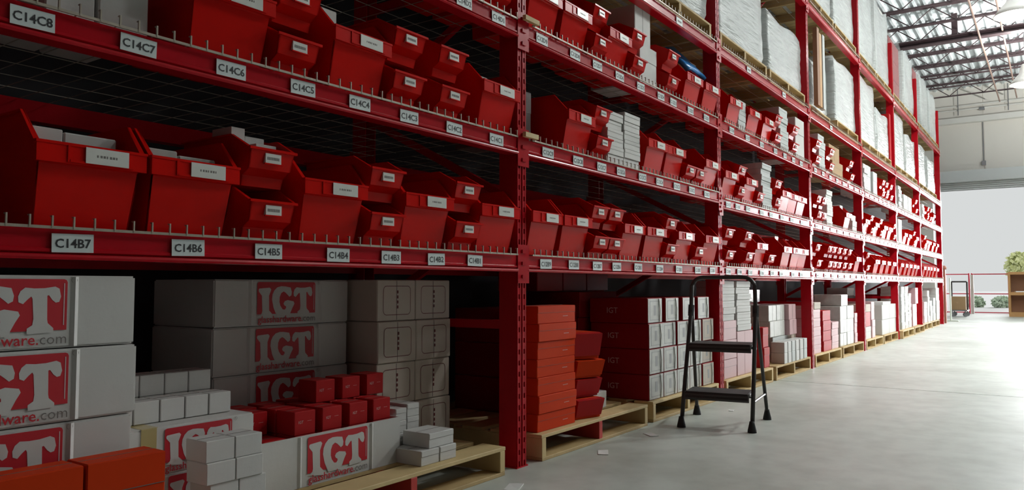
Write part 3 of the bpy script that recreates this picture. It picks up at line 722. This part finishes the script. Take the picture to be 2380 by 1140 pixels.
# beige cartons with a printed frame
def frame_print(w_, h_, t_=0.0028):
    m = MB(); a, b = 0.035, w_ - 0.03; c, d = 0.025, h_ - 0.025; r = 0.02
    pts = []
    for cx, cz, a0 in ((b - r, d - r, 0), (a + r, d - r, 90), (a + r, c + r, 180), (b - r, c + r, 270)):
        for k in range(5): an = R(a0 + k * 22.5); pts.append((cx + r * math.cos(an), cz + r * math.sin(an), math.cos(an), math.sin(an)))
    n = len(pts); b0 = len(m.v)
    for x, z, ux, uz in pts: m.v += [(x, -0.001, z), (x - ux * t_, -0.001, z - uz * t_)]
    for k in range(n): k2 = (k + 1) % n; m.face((b0 + 2 * k, b0 + 2 * k + 1, b0 + 2 * k2 + 1, b0 + 2 * k2))
    for k in range(4): m.box(w_ * .52 - 0.004, w_ * .52 + 0.006, -0.0012, -0.0008, h_ * .3 + k * 0.022, h_ * .3 + k * 0.022 + 0.013)
    return m.mesh('printed_frame', mat('printed_maroon', (0.14, 0.02, 0.02), 0.6))
FPM = frame_print(0.238, 0.178)
for c_ in range(2):
    for k in range(4):
        o = carton(2.376 + c_ * 0.242, 2.365 + 0.006 * (k % 2), PZ + k * 0.181, 0.240, 0.34, 0.179, Be, 'beige carton with printed frame', 1, 'A', 'tape')
        put('printed_frame', FPM, o)
# small white boxes at the right end of the pallet
wl_ = [(2.262, 2.06, 0, .080, .14), (2.352, 2.06, 0, .080, .16), (2.30, 2.075, 1, .125, .11)]
sx = [(2.268, 2.02, 0, 0.105, 0.15), (2.380, 2.02, 0, 0.100, 0.15), (2.325, 2.03, 1, 0.150, 0.14)]
for x, y, k, wd, dp in sx: carton(x, y, PZ + k * 0.058, wd, dp, 0.057, W, 'small white box, pallet front corner', 1, 'A', 'flap')
for q in range(4): carton(2.305, 2.19, PZ + q * 0.050, 0.062, 0.12, 0.049, W, 'small white box, rear left corner', 1, 'A', 'flap')
for q in range(4): carton(2.372, 2.19, PZ + q * 0.053, 0.072, 0.12, 0.052, W, 'small white box, rear right corner', 1, 'A', 'flap')
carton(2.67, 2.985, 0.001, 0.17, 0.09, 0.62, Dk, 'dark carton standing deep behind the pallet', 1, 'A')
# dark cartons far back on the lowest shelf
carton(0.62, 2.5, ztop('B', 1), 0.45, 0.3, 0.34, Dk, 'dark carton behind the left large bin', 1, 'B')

# ------------------------------------------------------------------ second bay, floor level
for k in range(7):
    o = carton(3.10 + random.uniform(-.004, .004), 2.02 + random.uniform(0, .012), PZ + k * 0.0855, 0.35, 0.15, 0.085, ORANGE_BOX, 'flat orange red carton', 2, 'A', 'flap')
    m = MB(); m.flat(text_mesh('-----', 0.03), front(0.25, -0.0022, 0.035)); p = put('printed_text', CART.setdefault('orprint', m.mesh('printed_text', PALE_INK)), o)
# leaning red cartons with open lids
zq = PZ
for k, (dx, rz, mt) in enumerate(((0.03, -0.25, PINK_BOX), (0.045, -0.2, PINK_BOX), (0.03, -0.28, ORANGE_BOX), (0.0, -0.42, RED_BOX))):
    h_ = (0.105, 0.10, 0.095, 0.14)[k]
    t = empty('open_carton', (3.47 + dx, 2.06 + 0.015 * (k % 2), zq), rz)
    put('carton_body', carton_mesh(0.19, 0.26, h_, ORANGE_BOX if k != 1 else RED_BOX, ''), t)
    m = MB(); m.hexa([(0.0, -0.006, h_ * .12), (0.19, -0.006, h_ * .12), (0.19, -0.002, h_ * .12), (0.0, -0.002, h_ * .12), (-0.004, -0.030, h_ * .95), (0.194, -0.030, h_ * .95), (0.19, -0.002, h_), (0.0, -0.002, h_)])
    f = m.build('front_flap', RED_BOX if mt is PINK_BOX else mt, t)
    reg(t, 'box', 'leaning red carton with bulging flap', 2, 'A', 3.5, zq, 'leaning red cartons'); zq += h_ + 0.004
carton(3.80, 2.14, PZ, 0.19, 0.14, 0.095, W, 'low white box alone on the pallet', 2, 'A', 'flap')
# shoe box style cartons with white printed fronts
def shoe(X0, Y0, z0, w_, d_, h_, bay, lev='A', body=DKRED_BOX, frontm=SILVER, desc='red carton with shiny front'):
    t = empty('shoe_carton', (X0, Y0, z0)); put('carton_body', carton_mesh(w_, d_, h_, body, ''), t)
    k = ('shoe', round(w_, 3), round(h_, 3), frontm.name)
    if k not in CART:
        m = MB(); m.box(0.004, w_ - 0.004, -0.003, 0, 0.004, h_ - 0.004, 0)
        for a in (0.03, w_ - 0.036): m.box(a, a + 0.004, -0.0036, -0.003, 0.02, h_ - 0.02, 1)
        for a in (0.018, h_ - 0.022): m.box(0.03, w_ - 0.032, -0.0036, -0.003, a, a + 0.004, 1)
        m.box(w_ * .42, w_ * .56, -0.0036, -0.003, h_ * .3, h_ * .7, 1)
        m.tube([(w_ * .78, -0.005, 0.006), (w_ * .80, -0.008, h_ * .5), (w_ * .76, -0.005, h_ - 0.006)], 0.0035, 5, 2)
        CART[k] = m.mesh('printed_front', [frontm, mat('printed_grey', (0.36, 0.36, 0.37), 0.5), CLEARBAG])
    put('printed_front', CART[k], t)
    reg(t, 'box', desc, bay, lev, X0 + w_ / 2, z0, 'shiny fronted cartons on the floor pallets'); return t
for k in range(4):
    for c_ in range(5 if k < 3 else 4):
        x = 4.335 + c_ * 0.215 if k < 3 else 4.335 + c_ * 0.262
        t = shoe(x + random.uniform(-.003, .003), 2.03 + random.uniform(0, .012), PZ + k * 0.1555, 0.208, 0.40, 0.154, 2, frontm=SILVER if c_ < 4 else BEIGE_BOX)
        if c_ == 0:
            m = MB(); m.flat(text_mesh('IGT', 0.05), side(-0.001, 0.24, 0.075)); p = put('printed_text', CART.setdefault('sideprint', m.mesh('printed_text', PALE_INK)), t)
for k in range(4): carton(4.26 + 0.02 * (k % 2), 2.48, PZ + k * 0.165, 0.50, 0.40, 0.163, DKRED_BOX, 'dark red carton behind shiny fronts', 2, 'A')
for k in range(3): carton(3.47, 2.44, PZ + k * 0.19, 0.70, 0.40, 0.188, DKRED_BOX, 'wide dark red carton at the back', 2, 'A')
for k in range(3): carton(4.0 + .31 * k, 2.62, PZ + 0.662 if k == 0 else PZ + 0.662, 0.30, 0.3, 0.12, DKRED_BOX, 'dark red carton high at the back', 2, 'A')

# ------------------------------------------------------------------ bays three to seven, floor level
def fx(px, z, Y=2.03): return Xof(px, Y, z)
def stack(pxa, pxb, n, h, mt, desc, bay, z0=PZ, Y=2.03, d=0.3, style='flap', jit=0.01, fn=None):
    a, b = fx(pxa, z0 + n * h / 2, Y), fx(pxb, z0 + n * h / 2, Y)
    lo_, hi_ = post(bay - 2) + 0.055, post(bay - 1) - 0.055
    if b > hi_: a -= b - hi_; b = hi_
    if a < lo_: b += lo_ - a; a = lo_
    for k in range(n):
        X = a + random.uniform(-jit, jit)
        if fn: fn(X, Y + random.uniform(0, jit), z0 + k * (h + .001), b - a - 0.006, d, h, bay)
        else: carton(X, Y + random.uniform(0, jit), z0 + k * (h + .001), b - a - 0.006, d, h, mt, desc, bay, 'A', style)
def pal_px(bay, pxs, Y=2.0):
    for px in pxs: pallet(fx(px, 0.06, Y), Y, 0, 1.12, 1.0, bay, red_mid=False)
def pal2(bay, off=(0.09, 1.32), Y=2.0, red=0):
    for k, o_ in enumerate(off): pallet(post(bay - 2) + o_, Y, 0, 1.14, 1.0, bay, red_mid=(red == k + 1), mt=PINE if k == 0 else PINE2)
for b_ in range(3, 8): pal2(b_, Y=2.0 if b_ != 6 else 1.96)
# bay 3
stack(1683, 1713, 3, 0.143, PINK_BOX, 'tall faded pink carton', 3, style='flap')
stack(1680, 1709, 6, 0.049, W, 'small white box above pink cartons', 3, PZ + 0.433, d=0.2)
stack(1714, 1732, 1, 0.34, PINK_BOX, 'upright faded pink carton, left one', 3); stack(1733, 1752, 1, 0.34, PINK_BOX, 'upright faded pink carton, right one', 3)
stack(1714, 1746, 8, 0.0475, W, 'small white box of the tall column', 3, PZ + 0.345, d=0.2, jit=0.012)
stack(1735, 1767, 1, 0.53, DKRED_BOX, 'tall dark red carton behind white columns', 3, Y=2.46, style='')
stack(1741, 1753, 1, 0.125, CLEARBAG, 'shiny clear packet, left one', 3, PZ + 0.533, Y=2.46); stack(1755, 1767, 1, 0.125, CLEARBAG, 'shiny clear packet, right one', 3, PZ + 0.533, Y=2.46)
stack(1797, 1832, 2, 0.112, GREY_BOX, 'wide pale grey carton', 3, Y=2.14)
stack(1790, 1808, 2, 0.145, SILVER, 'wrapped silvery roll pack', 3, PZ + 0.227, Y=2.13, style='tape'); stack(1808, 1826, 2, 0.145, SILVER, 'wrapped silvery roll pack', 3, PZ + 0.227, Y=2.13, style='tape')
stack(1836, 1852, 2, 0.145, PINK_BOX, 'wrapped faded pink pack', 3, PZ + 0.227, Y=2.10, style='tape'); stack(1833, 1852, 1, 0.225, BEIGE_BOX, 'beige carton under pink packs', 3, PZ, Y=2.14)
for q in range(6): stack(1824 + 9 * q, 1831.5 + 9 * q, 2, 0.095, (W, W, GREY_BOX)[q % 3], 'thin upright white box' if q % 3 < 2 else 'thin upright grey box', 3, Y=2.0, d=0.12, style='', jit=.003)
stack(1776, 1789, 2, 0.17, RED_BOX, 'bright red carton behind the ladder', 3, Y=2.04)
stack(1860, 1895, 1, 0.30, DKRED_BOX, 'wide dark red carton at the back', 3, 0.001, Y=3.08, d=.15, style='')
# bay 4
stack(1892, 1909, 5, 0.09, PINK_BOX, 'faded pink carton with lip', 4); stack(1892, 1907, 1, 0.07, BEIGE_BOX, 'beige carton on top', 4, PZ + 0.456)
stack(1914, 1932, 4, 0.107, RED_BOX, 'red brown carton, bulging flap', 4); stack(1935, 1950, 4, 0.073, PINK_BOX, 'faded pink carton beside wrapped packs', 4)
stack(1954, 1969, 3, 0.153, SILVER, 'wrapped white pack', 4, style='tape'); stack(1970, 1985, 3, 0.153, SILVER, 'wrapped white pack', 4, style='tape')
stack(1955, 1970, 1, 0.13, SILVER, 'tall wrapped white pack on top', 4, PZ + 0.464); stack(1943, 1954, 1, 0.58, DKRED_BOX, 'tall dark red carton', 4, Y=2.36, style='')
stack(1987, 1993, 3, 0.12, PINK_BOX, 'faded pink carton at the bay end', 4)
stack(1960, 2010, 1, 0.30, DKRED_BOX, 'wide dark red carton at the back', 4, 0.001, Y=3.08, d=.15, style='')
# bay 5
stack(2014, 2026, 1, 0.16, W, 'white carton with peeling sheet', 5); stack(2014, 2025, 1, 0.19, RED_BOX, 'red carton', 5, PZ + 0.162); stack(2014, 2025, 1, 0.10, BEIGE_BOX, 'beige carton', 5, PZ + 0.354)
stack(2027, 2034, 2, 0.24, PINK_BOX, 'narrow faded pink carton', 5)
stack(2052, 2084, 2, 0.212, W, 'large white carton with brown side', 5, style='tape', d=0.50)
stack(2052, 2070, 1, 0.04, PAPER, 'flat white box on large cartons', 5, PZ + 0.427)
stack(2030, 2046, 2, 0.27, Dk, 'dark carton at the back', 5, Y=2.60); stack(2030, 2042, 1, 0.12, GREY_BOX, 'pale grey carton at the back', 5, PZ + 0.543, Y=2.62)
# bay 6
stack(2096, 2103.4, 12, 0.056, GREY_BOX, 'thin grey sheet bundle', 6, jit=0.008); stack(2104.4, 2112, 13, 0.052, W, 'thin white sheet bundle', 6, jit=0.01); stack(2113, 2119, 10, 0.056, W, 'small white box', 6, jit=0.01)
stack(2123, 2132, 1, 0.38, PINK_BOX, 'upright faded pink carton', 6); stack(2128, 2134, 1, 0.28, PINK_BOX, 'narrow faded pink carton on top', 6, PZ + 0.382)
stack(2134, 2140, 1, 0.66, DKRED_BOX, 'tall dark red carton', 6, Y=2.37)
# bay 7
stack(2149, 2156, 3, 0.13, PINK_BOX, 'faded pink carton', 7); stack(2157, 2161, 5, 0.12, W, 'white carton', 7); stack(2163, 2168, 4, 0.10, W, 'white carton', 7); stack(2170, 2175, 3, 0.15, GREY_BOX, 'pale grey carton', 7); stack(2177, 2184, 5, 0.13, W, 'white carton at the bay end', 7)
m = MB(); m.box(0, 0.5, 0, 0.01, 0, 0.16); o = m.build('green_sign', GREEN, None, (17.9, 2.35, 0.70)); tag(o, 'small green panel hanging under the lowest beam of the farthest bay', 'sign')
m = MB(); m.box(0.1, 0.11, 0, 0.01, 0.16, 0.19); m.box(0.4, 0.41, 0, 0.01, 0.16, 0.19); m.build('hook', CHROME, o)

# ------------------------------------------------------------------ pallet loads on the two upper shelves
def wrap_mesh(w_, d_, h_, seed, notch=None, film=None):
    rnd = random.Random(seed); nx, ny, nz = 10, 8, 12
    m = MB(); ph = [rnd.uniform(0, 6.28) for _ in range(8)]
    ring = []
    for i in range(nx): ring.append((-w_ / 2 + w_ * i / nx, -d_ / 2))
    for i in range(ny): ring.append((w_ / 2, -d_ / 2 + d_ * i / ny))
    for i in range(nx): ring.append((w_ / 2 - w_ * i / nx, d_ / 2))
    for i in range(ny): ring.append((-w_ / 2, d_ / 2 - d_ * i / ny))
    n = len(ring)
    for k in range(nz + 1):
        t = k / nz
        for i, (x, y) in enumerate(ring):
            tap = 1 - 0.02 * t ** 3 - (0.03 if k == 0 else 0)
            b = 0.006 * math.sin(x * 9 + ph[0] + t * 7) + 0.005 * math.sin(y * 11 + ph[1] + t * 9) + 0.003 * math.sin(t * 40 + ph[2] + x * 3)
            ed = min(1 - abs(abs(x) / (w_ / 2) - 0) * 0, 1)
            z = h_ * t
            if notch and y < 0: z = h_ * t * (1 - notch * max(0, math.cos((x / w_ - 0.05) * 3.6)) * t)
            if k == nz: z += 0.02 * math.sin(x * 7 + ph[3]) + 0.015 * math.sin(y * 9 + ph[4])
            r = math.hypot(x, y) or 1
            m.v.append((x * tap + x / r * b, y * tap + y / r * b, z))
    for k in range(nz):
        for i in range(n):
            j = (i + 1) % n; m.face((k * n + i, k * n + j, (k + 1) * n + j, (k + 1) * n + i))
    c = len(m.v); m.v.append((0, 0, h_ * (1.0 if not notch else .8) - 0.01))
    for i in range(n): m.face((nz * n + i, nz * n + (i + 1) % n, c))
    return m.mesh('stretch_wrap', film or WRAP)
SEED = [1]
def load(X0, L, z, h, bay, lev, desc, under=GREY_BOX, notch=None, Y0=2.02, D_=1.0, rows=3, pal=True, cols=3, wrap_h=None, mt=PINE2):
    pz = 0.1225
    if pal: pallet(X0, Y0 - 0.01, z, L, D_, bay, lev, mt=mt)
    else: pz = 0
    t = empty('wrapped_load', (X0 + L / 2, Y0 + D_ / 2 - 0.01, z + pz + 0.001))
    SEED[0] += 1; rnd = random.Random(SEED[0])
    wh = wrap_h or h
    rw = (h - 0.03) / rows
    for r_ in range(rows):
        for c_ in range(cols):
            for q in range(2):
                w1 = (L - 0.12) / cols; d1_ = (D_ - 0.14) / 2
                put('carton', carton_mesh(w1 - 0.004, d1_ - 0.004, rw - 0.003, under, ''), t, (-(L - 0.12) / 2 + c_ * w1, -(D_ - 0.14) / 2 + q * d1_, r_ * rw + 0.001))
    o = put('stretch_wrap', wrap_mesh(L - 0.05, D_ - 0.06, wh, SEED[0], notch, FILM if under is DKRED_BOX else None), t, None, True)
    reg(t, 'pallet load', desc, bay, lev, X0 + L / 2, z, 'wrapped loads on the upper shelves')
    return t
zE = ZL['E'] + 0.045; zF = ZL['F'] + 0.045
def bx(bay, o_): return post(bay - 2) + o_
load(bx(2, .09), 1.14, zE, .80, 2, 'E', 'white stretch wrapped pallet load', rows=3)
load(bx(2, 1.33), 1.14, zE, .80, 2, 'E', 'white stretch wrapped pallet load with wrinkled film', rows=3)
load(bx(3, .09), 1.14, zE, .84, 3, 'E', 'white stretch wrapped pallet load with smooth film', rows=3)
load(bx(3, 1.32), 1.16, zE, .54, 3, 'E', 'loosely wrapped load of low height with cartons on top', rows=2, Y0=2.02)
for k in range(3): carton(bx(3, 1.50) + k * .31, 2.30, zE + .1225 + .545 + 0.018, .30, .34, .21, W, 'white carton on the low wrapped load', 3, 'E', 'tape', group='cartons on the low wrapped load')
load(bx(4, .08), 1.14, zE, .60, 4, 'E', 'wrapped load with a dipped top edge', rows=2, notch=.25, wrap_h=.62, Y0=2.075)
for k, (dx, h_, mt) in enumerate(((.42, .84, CABDARK), (.52, .80, CABWOOD), (.66, .82, GREY_BOX))): carton(bx(4, dx), 2.003, zE + .124, .09, .045, h_, mt, 'tall %s board standing before the dipped load' % ('dark brown', 'red brown', 'pale grey')[k], 4, 'E', group='boards beside the dipped load')
load(bx(4, 1.32), 1.14, zE, .78, 4, 'E', 'wrapped load with rough streaky film', rows=3)
load(bx(5, .09), 1.14, zE, .86, 5, 'E', 'tall wrapped load with rounded top', rows=3)
load(bx(5, 1.32), 1.00, zE, .62, 5, 'E', 'low wrapped load of paper sacks', rows=2)
load(bx(6, .10), 1.14, zE, .86, 6, 'E', 'tall white wrapped load', rows=3)
load(bx(6, 1.32), 1.14, zE, .70, 6, 'E', 'white wrapped load of medium height', rows=3)
load(bx(7, .10), 1.14, zE, .74, 7, 'E', 'white wrapped load', rows=3)
load(bx(7, 1.5), 1.14, zE, .66, 7, 'E', 'white wrapped load at the rack end', rows=3)
carton(bx(5, 2.345), 2.03, zE, .14, .5, .86, RED_BOX, 'tall red carton at the right of the low load', 5, 'E')
load(bx(3, .09), 1.14, zF, .95, 3, 'F', 'white wrapped load above the view', rows=3); load(bx(3, 1.32), 1.14, zF, .95, 3, 'F', 'white wrapped load at the frame top', rows=3)
load(bx(4, .09), 1.14, zF, 1.15, 4, 'F', 'tall white wrapped load', rows=4); load(bx(4, 1.32), 1.14, zF, 1.35, 4, 'F', 'very tall white wrapped load', rows=4)
load(bx(5, .09), 1.14, zF, 1.25, 5, 'F', 'tall white wrapped load of drums', rows=4)
load(bx(5, 1.33), 1.14, zF, 1.20, 5, 'F', 'tall loosely wrapped load with hanging film', rows=4, under=WHITE_BOX, notch=.10)
load(bx(6, .12), 1.10, zF, .98, 6, 'F', 'dark red cartons in clear film', under=DKRED_BOX, rows=3)
load(bx(6, 1.36), 1.10, zF, 1.02, 6, 'F', 'white wrapped load with yellowed top', rows=3)
load(bx(7, .10), .60, zF, 1.05, 7, 'F', 'narrow dark red carton load', under=DKRED_BOX, rows=3, cols=2)
load(bx(7, .80), 1.05, zF, 1.05, 7, 'F', 'tall white wrapped load', rows=4); load(bx(7, 2.0), 1.12, zF, 1.0, 7, 'F', 'tall white wrapped load at the rack end', rows=4)

# ------------------------------------------------------------------ step ladder
lad = empty('step_ladder', (4.31, 1.61, 0), 0)
tag(lad, 'dark grey folding two step ladder with a rounded handrail standing in the aisle', 'ladder')
wv = Vector((0.16, -0.987, 0)).normalized(); dv = Vector((0.987, 0.16, 0)).normalized()      # along the treads, towards the back legs
def lp(u, v, z): p = wv * u + dv * v; return (p.x, p.y, z)
HW = 0.198; ZT = 0.872
def rail(v0, v1, z): return 0.25 * z / 0.68 if z < 0.68 else 0.25 + 0.06 * (z - 0.68)
def arc(c0, c1): pass
pts = [lp(-HW, 0.015, 0.045), lp(-HW + .003, rail(0, .17, .35), 0.35), lp(-HW + .008, rail(0, .17, .66), 0.66), lp(-HW + .009, rail(0, .17, .71), 0.71), lp(-HW + .010, rail(0, .17, .78), 0.78)]
for k in range(1, 7):
    an = R(15 * k); pts.append(lp(-HW + .010 + 0.07 * (1 - math.cos(an)), rail(0, .17, .80 + .07 * math.sin(an)), 0.80 + 0.07 * math.sin(an)))
rp = [lp(-Vector(p).dot(wv), Vector(p).dot(dv), p[2]) for p in pts][::-1]
m = MB(); m.tube(pts + rp, 0.0125, 10); m.build('front_frame', LADDER, lad, smooth=True)
for s in (-1, 1):
    m = MB(); m.tube([lp(s * (HW + .016), .48, 0.045), lp(s * (HW - .008), .270, 0.66), lp(s * (HW - .008), .256, 0.70)], 0.011, 10); m.build('rear_leg', LADDER, lad, smooth=True)
    for v, u in ((0, HW), (.48, HW + .016)):
        m = MB(); m.tube([lp(s * u, v, 0.0), lp(s * u, v, 0.012), lp(s * u, v, 0.05), lp(s * u, v + .002, 0.062)], [0.026, 0.025, 0.016, 0.014], 10); m.build('rubber_foot', RUBBER, lad, smooth=True)
    m = MB(); m.tube([lp(s * (HW - .007), .243, 0.635), lp(s * (HW - .008), .258, 0.70)], 0.019, 8); m.build('hinge_bracket', RUBBER, lad)
    m = MB(); m.tube([lp(s * (HW + .012), .43, 0.16), lp(s * (HW + .002), .06, 0.16)], 0.007, 6); m.build('side_strut', LADDER, lad)
for zz, v0, dp, ex in ((0.205, .015, .20, 0.0), (0.475, .120, .20, 0.0)):
    prof = [(v0, zz - .045), (v0 - .008, zz - .035), (v0 - .008, zz - .010), (v0, zz), (v0 + dp, zz + .003), (v0 + dp, zz - .03), (v0 + dp - .01, zz - .03), (v0 + dp - .01, zz - .012), (v0 + .012, zz - .012), (v0 + .012, zz - .045)]
    uw = HW - 0.018
    m = MB(); m.prism([lp(-uw, v, z) for v, z in prof], wv * (2 * uw)); tr = m.build('tread', LADDER, lad)
    m = MB(); m.prism([lp(-uw + .006, v, z) for v, z in ((v0 - .010, zz - .03), (v0 - .004, zz + .003), (v0 + dp - .01, zz + .006), (v0 + dp - .01, zz + .001), (v0, zz - .004), (v0 - .006, zz - .03))], wv * (2 * uw - .012)); m.build('grip_mat', TREAD, tr)
    m = MB(); m.tube([lp(-HW - .004, v0 + .07, zz - .022), lp(HW + .004, v0 + .07, zz - .022)], 0.006, 8); m.build('tread_pin', CHROME, tr)

# ------------------------------------------------------------------ end of the aisle: guard post, rails, cart, cabinet, planting
o = MB(); o.box(-0.06, 0.06, -0.06, 0.06, 0, 1.18); o.lathe([(0.085, 1.18), (0.09, 1.22), (0.07, 1.26), (0.0, 1.27)], 12)
o = o.build('guard_post', mat('brown_post', (0.34, 0.13, 0.08), 0.6), None, (19.45, 2.06, 0)); tag(o, 'brown guard post with rounded cap standing at the far rack end', 'post')
m = MB(); m.box(-0.06, 0.06, -0.012, 0.012, 0.02, 1.0); m.box(-0.12, 0.12, -0.16, 0.10, 0, 0.02); o = m.build('leaning_panel', mat('pale_green_panel', (0.60, 0.66, 0.56), 0.6), None, (20.6, 2.03, 0)); tag(o, 'thin pale upright panel on a flat foot beside the brown guard post', 'panel')

XF = 27.2
def rail_panel(y0, y1, label):
    t = empty('guard_rail', (XF, y0, 0)); tag(t, label, 'railing', 'red guard rails outside the dock door')
    for yy in (0, y1 - y0):
        m = MB(); m.box(-0.025, 0.025, yy - 0.022, yy + 0.022, -0.02, 1.20); m.build('rail_post', RAILRED, t)
    for zz in (0.02, 0.58, 1.17):
        m = MB(); m.box(-0.015, 0.015, 0.0, y1 - y0, zz - 0.015, zz + 0.015); m.build('rail_bar', RAILRED, t)
rail_panel(1.16, 2.10, 'red tubular guard rail right of the cart in the dock door')
rail_panel(2.17, 2.80, 'red tubular guard rail behind the cart in the dock door')
rail_panel(-0.9, 1.08, 'red tubular guard rail behind the wooden cabinet')

cb = empty('open_cabinet', (24.5, 0.88, 0)); tag(cb, 'brown wooden open cabinet with two compartments beside the dock door', 'cabinet')
cw, cd_, ch = 1.0, 0.45, 1.19; t_ = 0.05; y0 = -0.80; y1 = 0.18
m = MB(); m.box(0, cd_, y1 - t_, y1, 0, ch); m.build('side_panel', CABWOOD, cb)
m = MB(); m.box(0, cd_, y0, y0 + t_, 0, ch); m.build('side_panel', CABWOOD, cb)
for z0, z1 in ((0, 0.12), (0.57, 0.65), (ch - 0.07, ch)):
    m = MB(); m.box(-0.005, cd_ - 0.02, y0 + t_ - .001, y1 - t_ + .001, z0, z1); m.build('shelf_board', CABWOOD, cb)
m = MB(); m.box(cd_ - 0.02, cd_, y0 + t_, y1 - t_, 0.1, ch - 0.05); m.build('back_panel', CABDARK, cb)
m = MB(); m.hexa([(0, 0, 0), (.22, 0, 0), (.22, .3, 0), (0, .3, 0), (0, 0, .03), (.22, 0, .03), (.22, .3, .03), (0, .3, .03)]); o = m.build('paper_pile', PAPER, None, (24.55, 0.60, 0.651)); o.rotation_euler = (0, 0, .2); tag(o, 'pile of white papers lying on the middle shelf of the wooden cabinet', 'papers')

ct = empty('platform_cart', (24.0, 2.15, 0)); tag(ct, 'platform cart with dark push handle near the dock door', 'cart')
m = MB(); m.box(-0.35, 0.35, -0.20, 0.20, 0.15, 0.18); m.build('platform', CHROME, ct)
m = MB(); m.tube([(0.0, -0.18, 0.18), (0.0, -0.18, 0.93)], 0.020, 8); m.tube([(0.0, -0.18, 0.93), (0.0, 0.18, 0.93)], 0.020, 8); m.tube([(0.0, 0.18, 0.93), (0.0, 0.18, 0.18)], 0.020, 8); m.build('push_handle', LADDER, ct)
WM = MB(); WM.prism([(-0.02, 0.06 * math.cos(R(30 * k)), 0.06 * math.sin(R(30 * k))) for k in range(12)], (0.04, 0, 0)); wm = WM.mesh('caster_wheel', CHROME)
for x, y in ((-0.28, -0.15), (-0.28, 0.15), (0.28, -0.15), (0.28, 0.15)):
    wh = put('caster_wheel', wm, ct, (x, y, 0.061)); wh.rotation_euler = (0, 0, .7)
    m = MB(); m.box(-0.03, 0.03, -0.015, 0.015, 0.06, 0.15); m.build('caster_fork', CHROME, ct, (x, y, 0))
carton(23.68, 1.985, 0.181, 0.30, 0.34, 0.355, BROWN_BOX, 'brown cardboard box riding on the platform cart', 0, '', 'tape', group=None)
m = MB(); m.box(-0.05, 0.05, -0.04, 0.04, -0.02, 1.15); o = m.build('bollard', mat('pale_bollard', (0.62, 0.55, 0.5), 0.6), None, (26.7, 2.06, 0)); tag(o, 'slim pale bollard standing behind the cart handle', 'bollard')

def bush(x, y, r, h, mt, label, name='bush', z0=0.0, trunk=False, n=420):
    t = empty(name, (x, y, -0.02)); tag(t, label, 'tree' if trunk else 'bush')
    m = MB(); rnd = random.Random(int(x * 100 + y * 10))
    for _ in range(n):
        a, b_ = rnd.uniform(0, 6.28), rnd.random() ** .5
        zz = rnd.uniform(0, 1); rr = r * b_ * math.sin(math.pi * (0.15 + 0.8 * zz)) ** .5
        c = Vector((rr * math.cos(a), rr * math.sin(a), z0 + zz * h)); s = 0.09 if not trunk else 0.13
        d1v = Vector((rnd.uniform(-1, 1), rnd.uniform(-1, 1), rnd.uniform(-1, 1))).normalized() * s; d2v = d1v.cross(Vector((rnd.uniform(-1, 1), rnd.uniform(-1, 1), rnd.uniform(-1, 1)))).normalized() * s * .6
        i = len(m.v); m.v += [tuple(c - d1v), tuple(c + d2v), tuple(c + d1v), tuple(c - d2v)]; m.face((i, i + 1, i + 2, i + 3))
    f = m.build('foliage', mt, t); f['kind'] = 'stuff'
    m = MB(); m.tube([(0, 0, 0), (0, 0, z0 + h * .4)], 0.05 if trunk else 0.02, 6); m.build('stem', BARK, t)
for k in range(2): bush(35.5, 1.75 + k * 0.92, 0.35, 0.40, LEAF, 'low green bush outside the dock door, %s from the right' % ORD[k], n=700)
bush(34.5, 1.15, 0.42, 0.9, LEAFY, 'yellow green young tree outside above the wooden cabinet', 'young_tree', 1.15, True)

# paper scraps on the floor
for k, (x, y, a, b_, rz) in enumerate(((3.373, 1.80, .10, .05, .5), (3.952, 1.80, .09, .05, .9), (2.577, 1.78, .11, .06, .4), (5.0, 1.75, .05, .03, .2))):
    m = MB(); m.hexa([(0, 0, 0), (a, 0, 0), (a, b_, 0), (0, b_, 0), (0, 0, .002), (a, 0, .004), (a, b_, .001), (0, b_, .003)])
    o = m.build('paper_scrap', PAPER, None, (x, y, 0.0008)); o.rotation_euler = (0, 0, rz)
    tag(o, ('white paper scrap on the floor before the open pallet with leaning cartons', 'white paper scrap on the floor left of the ladder feet', 'white paper scrap on the floor before the nearest rack post', 'tiny white paper scrap under the step ladder')[k], 'paper', 'paper scraps on the floor')

# ------------------------------------------------------------------ descriptions that single every thing out
groups = {}
for e in REG: groups.setdefault((e[3], e[4], e[2]), []).append(e)
for (bay, lev, desc), es in groups.items():
    place = '' if not lev else ('%s, %s' % (LEVN[lev], BAYN[bay]))
    cols = []
    for e in sorted(es, key=lambda e: e[5]):
        if cols and e[5] - cols[-1][0][5] < (0.05 if bay < 6 else 0.04): cols[-1].append(e)
        else: cols.append([e])
    for ci, col in enumerate(cols):
        col.sort(key=lambda e: e[6])
        for zi, e in enumerate(col):
            s = desc
            if len(cols) > 1: s += ', %s from left' % (ORD[ci] if ci < len(ORD) else 'last')
            if len(col) == 2: s += ', %s' % ('lower', 'upper')[zi]
            elif len(col) > 2: s += ', %s from bottom' % (ORD[zi] if zi < len(ORD) else 'last')
            if place: s += ', ' + place
            tag(e[0], s, e[1], e[7])
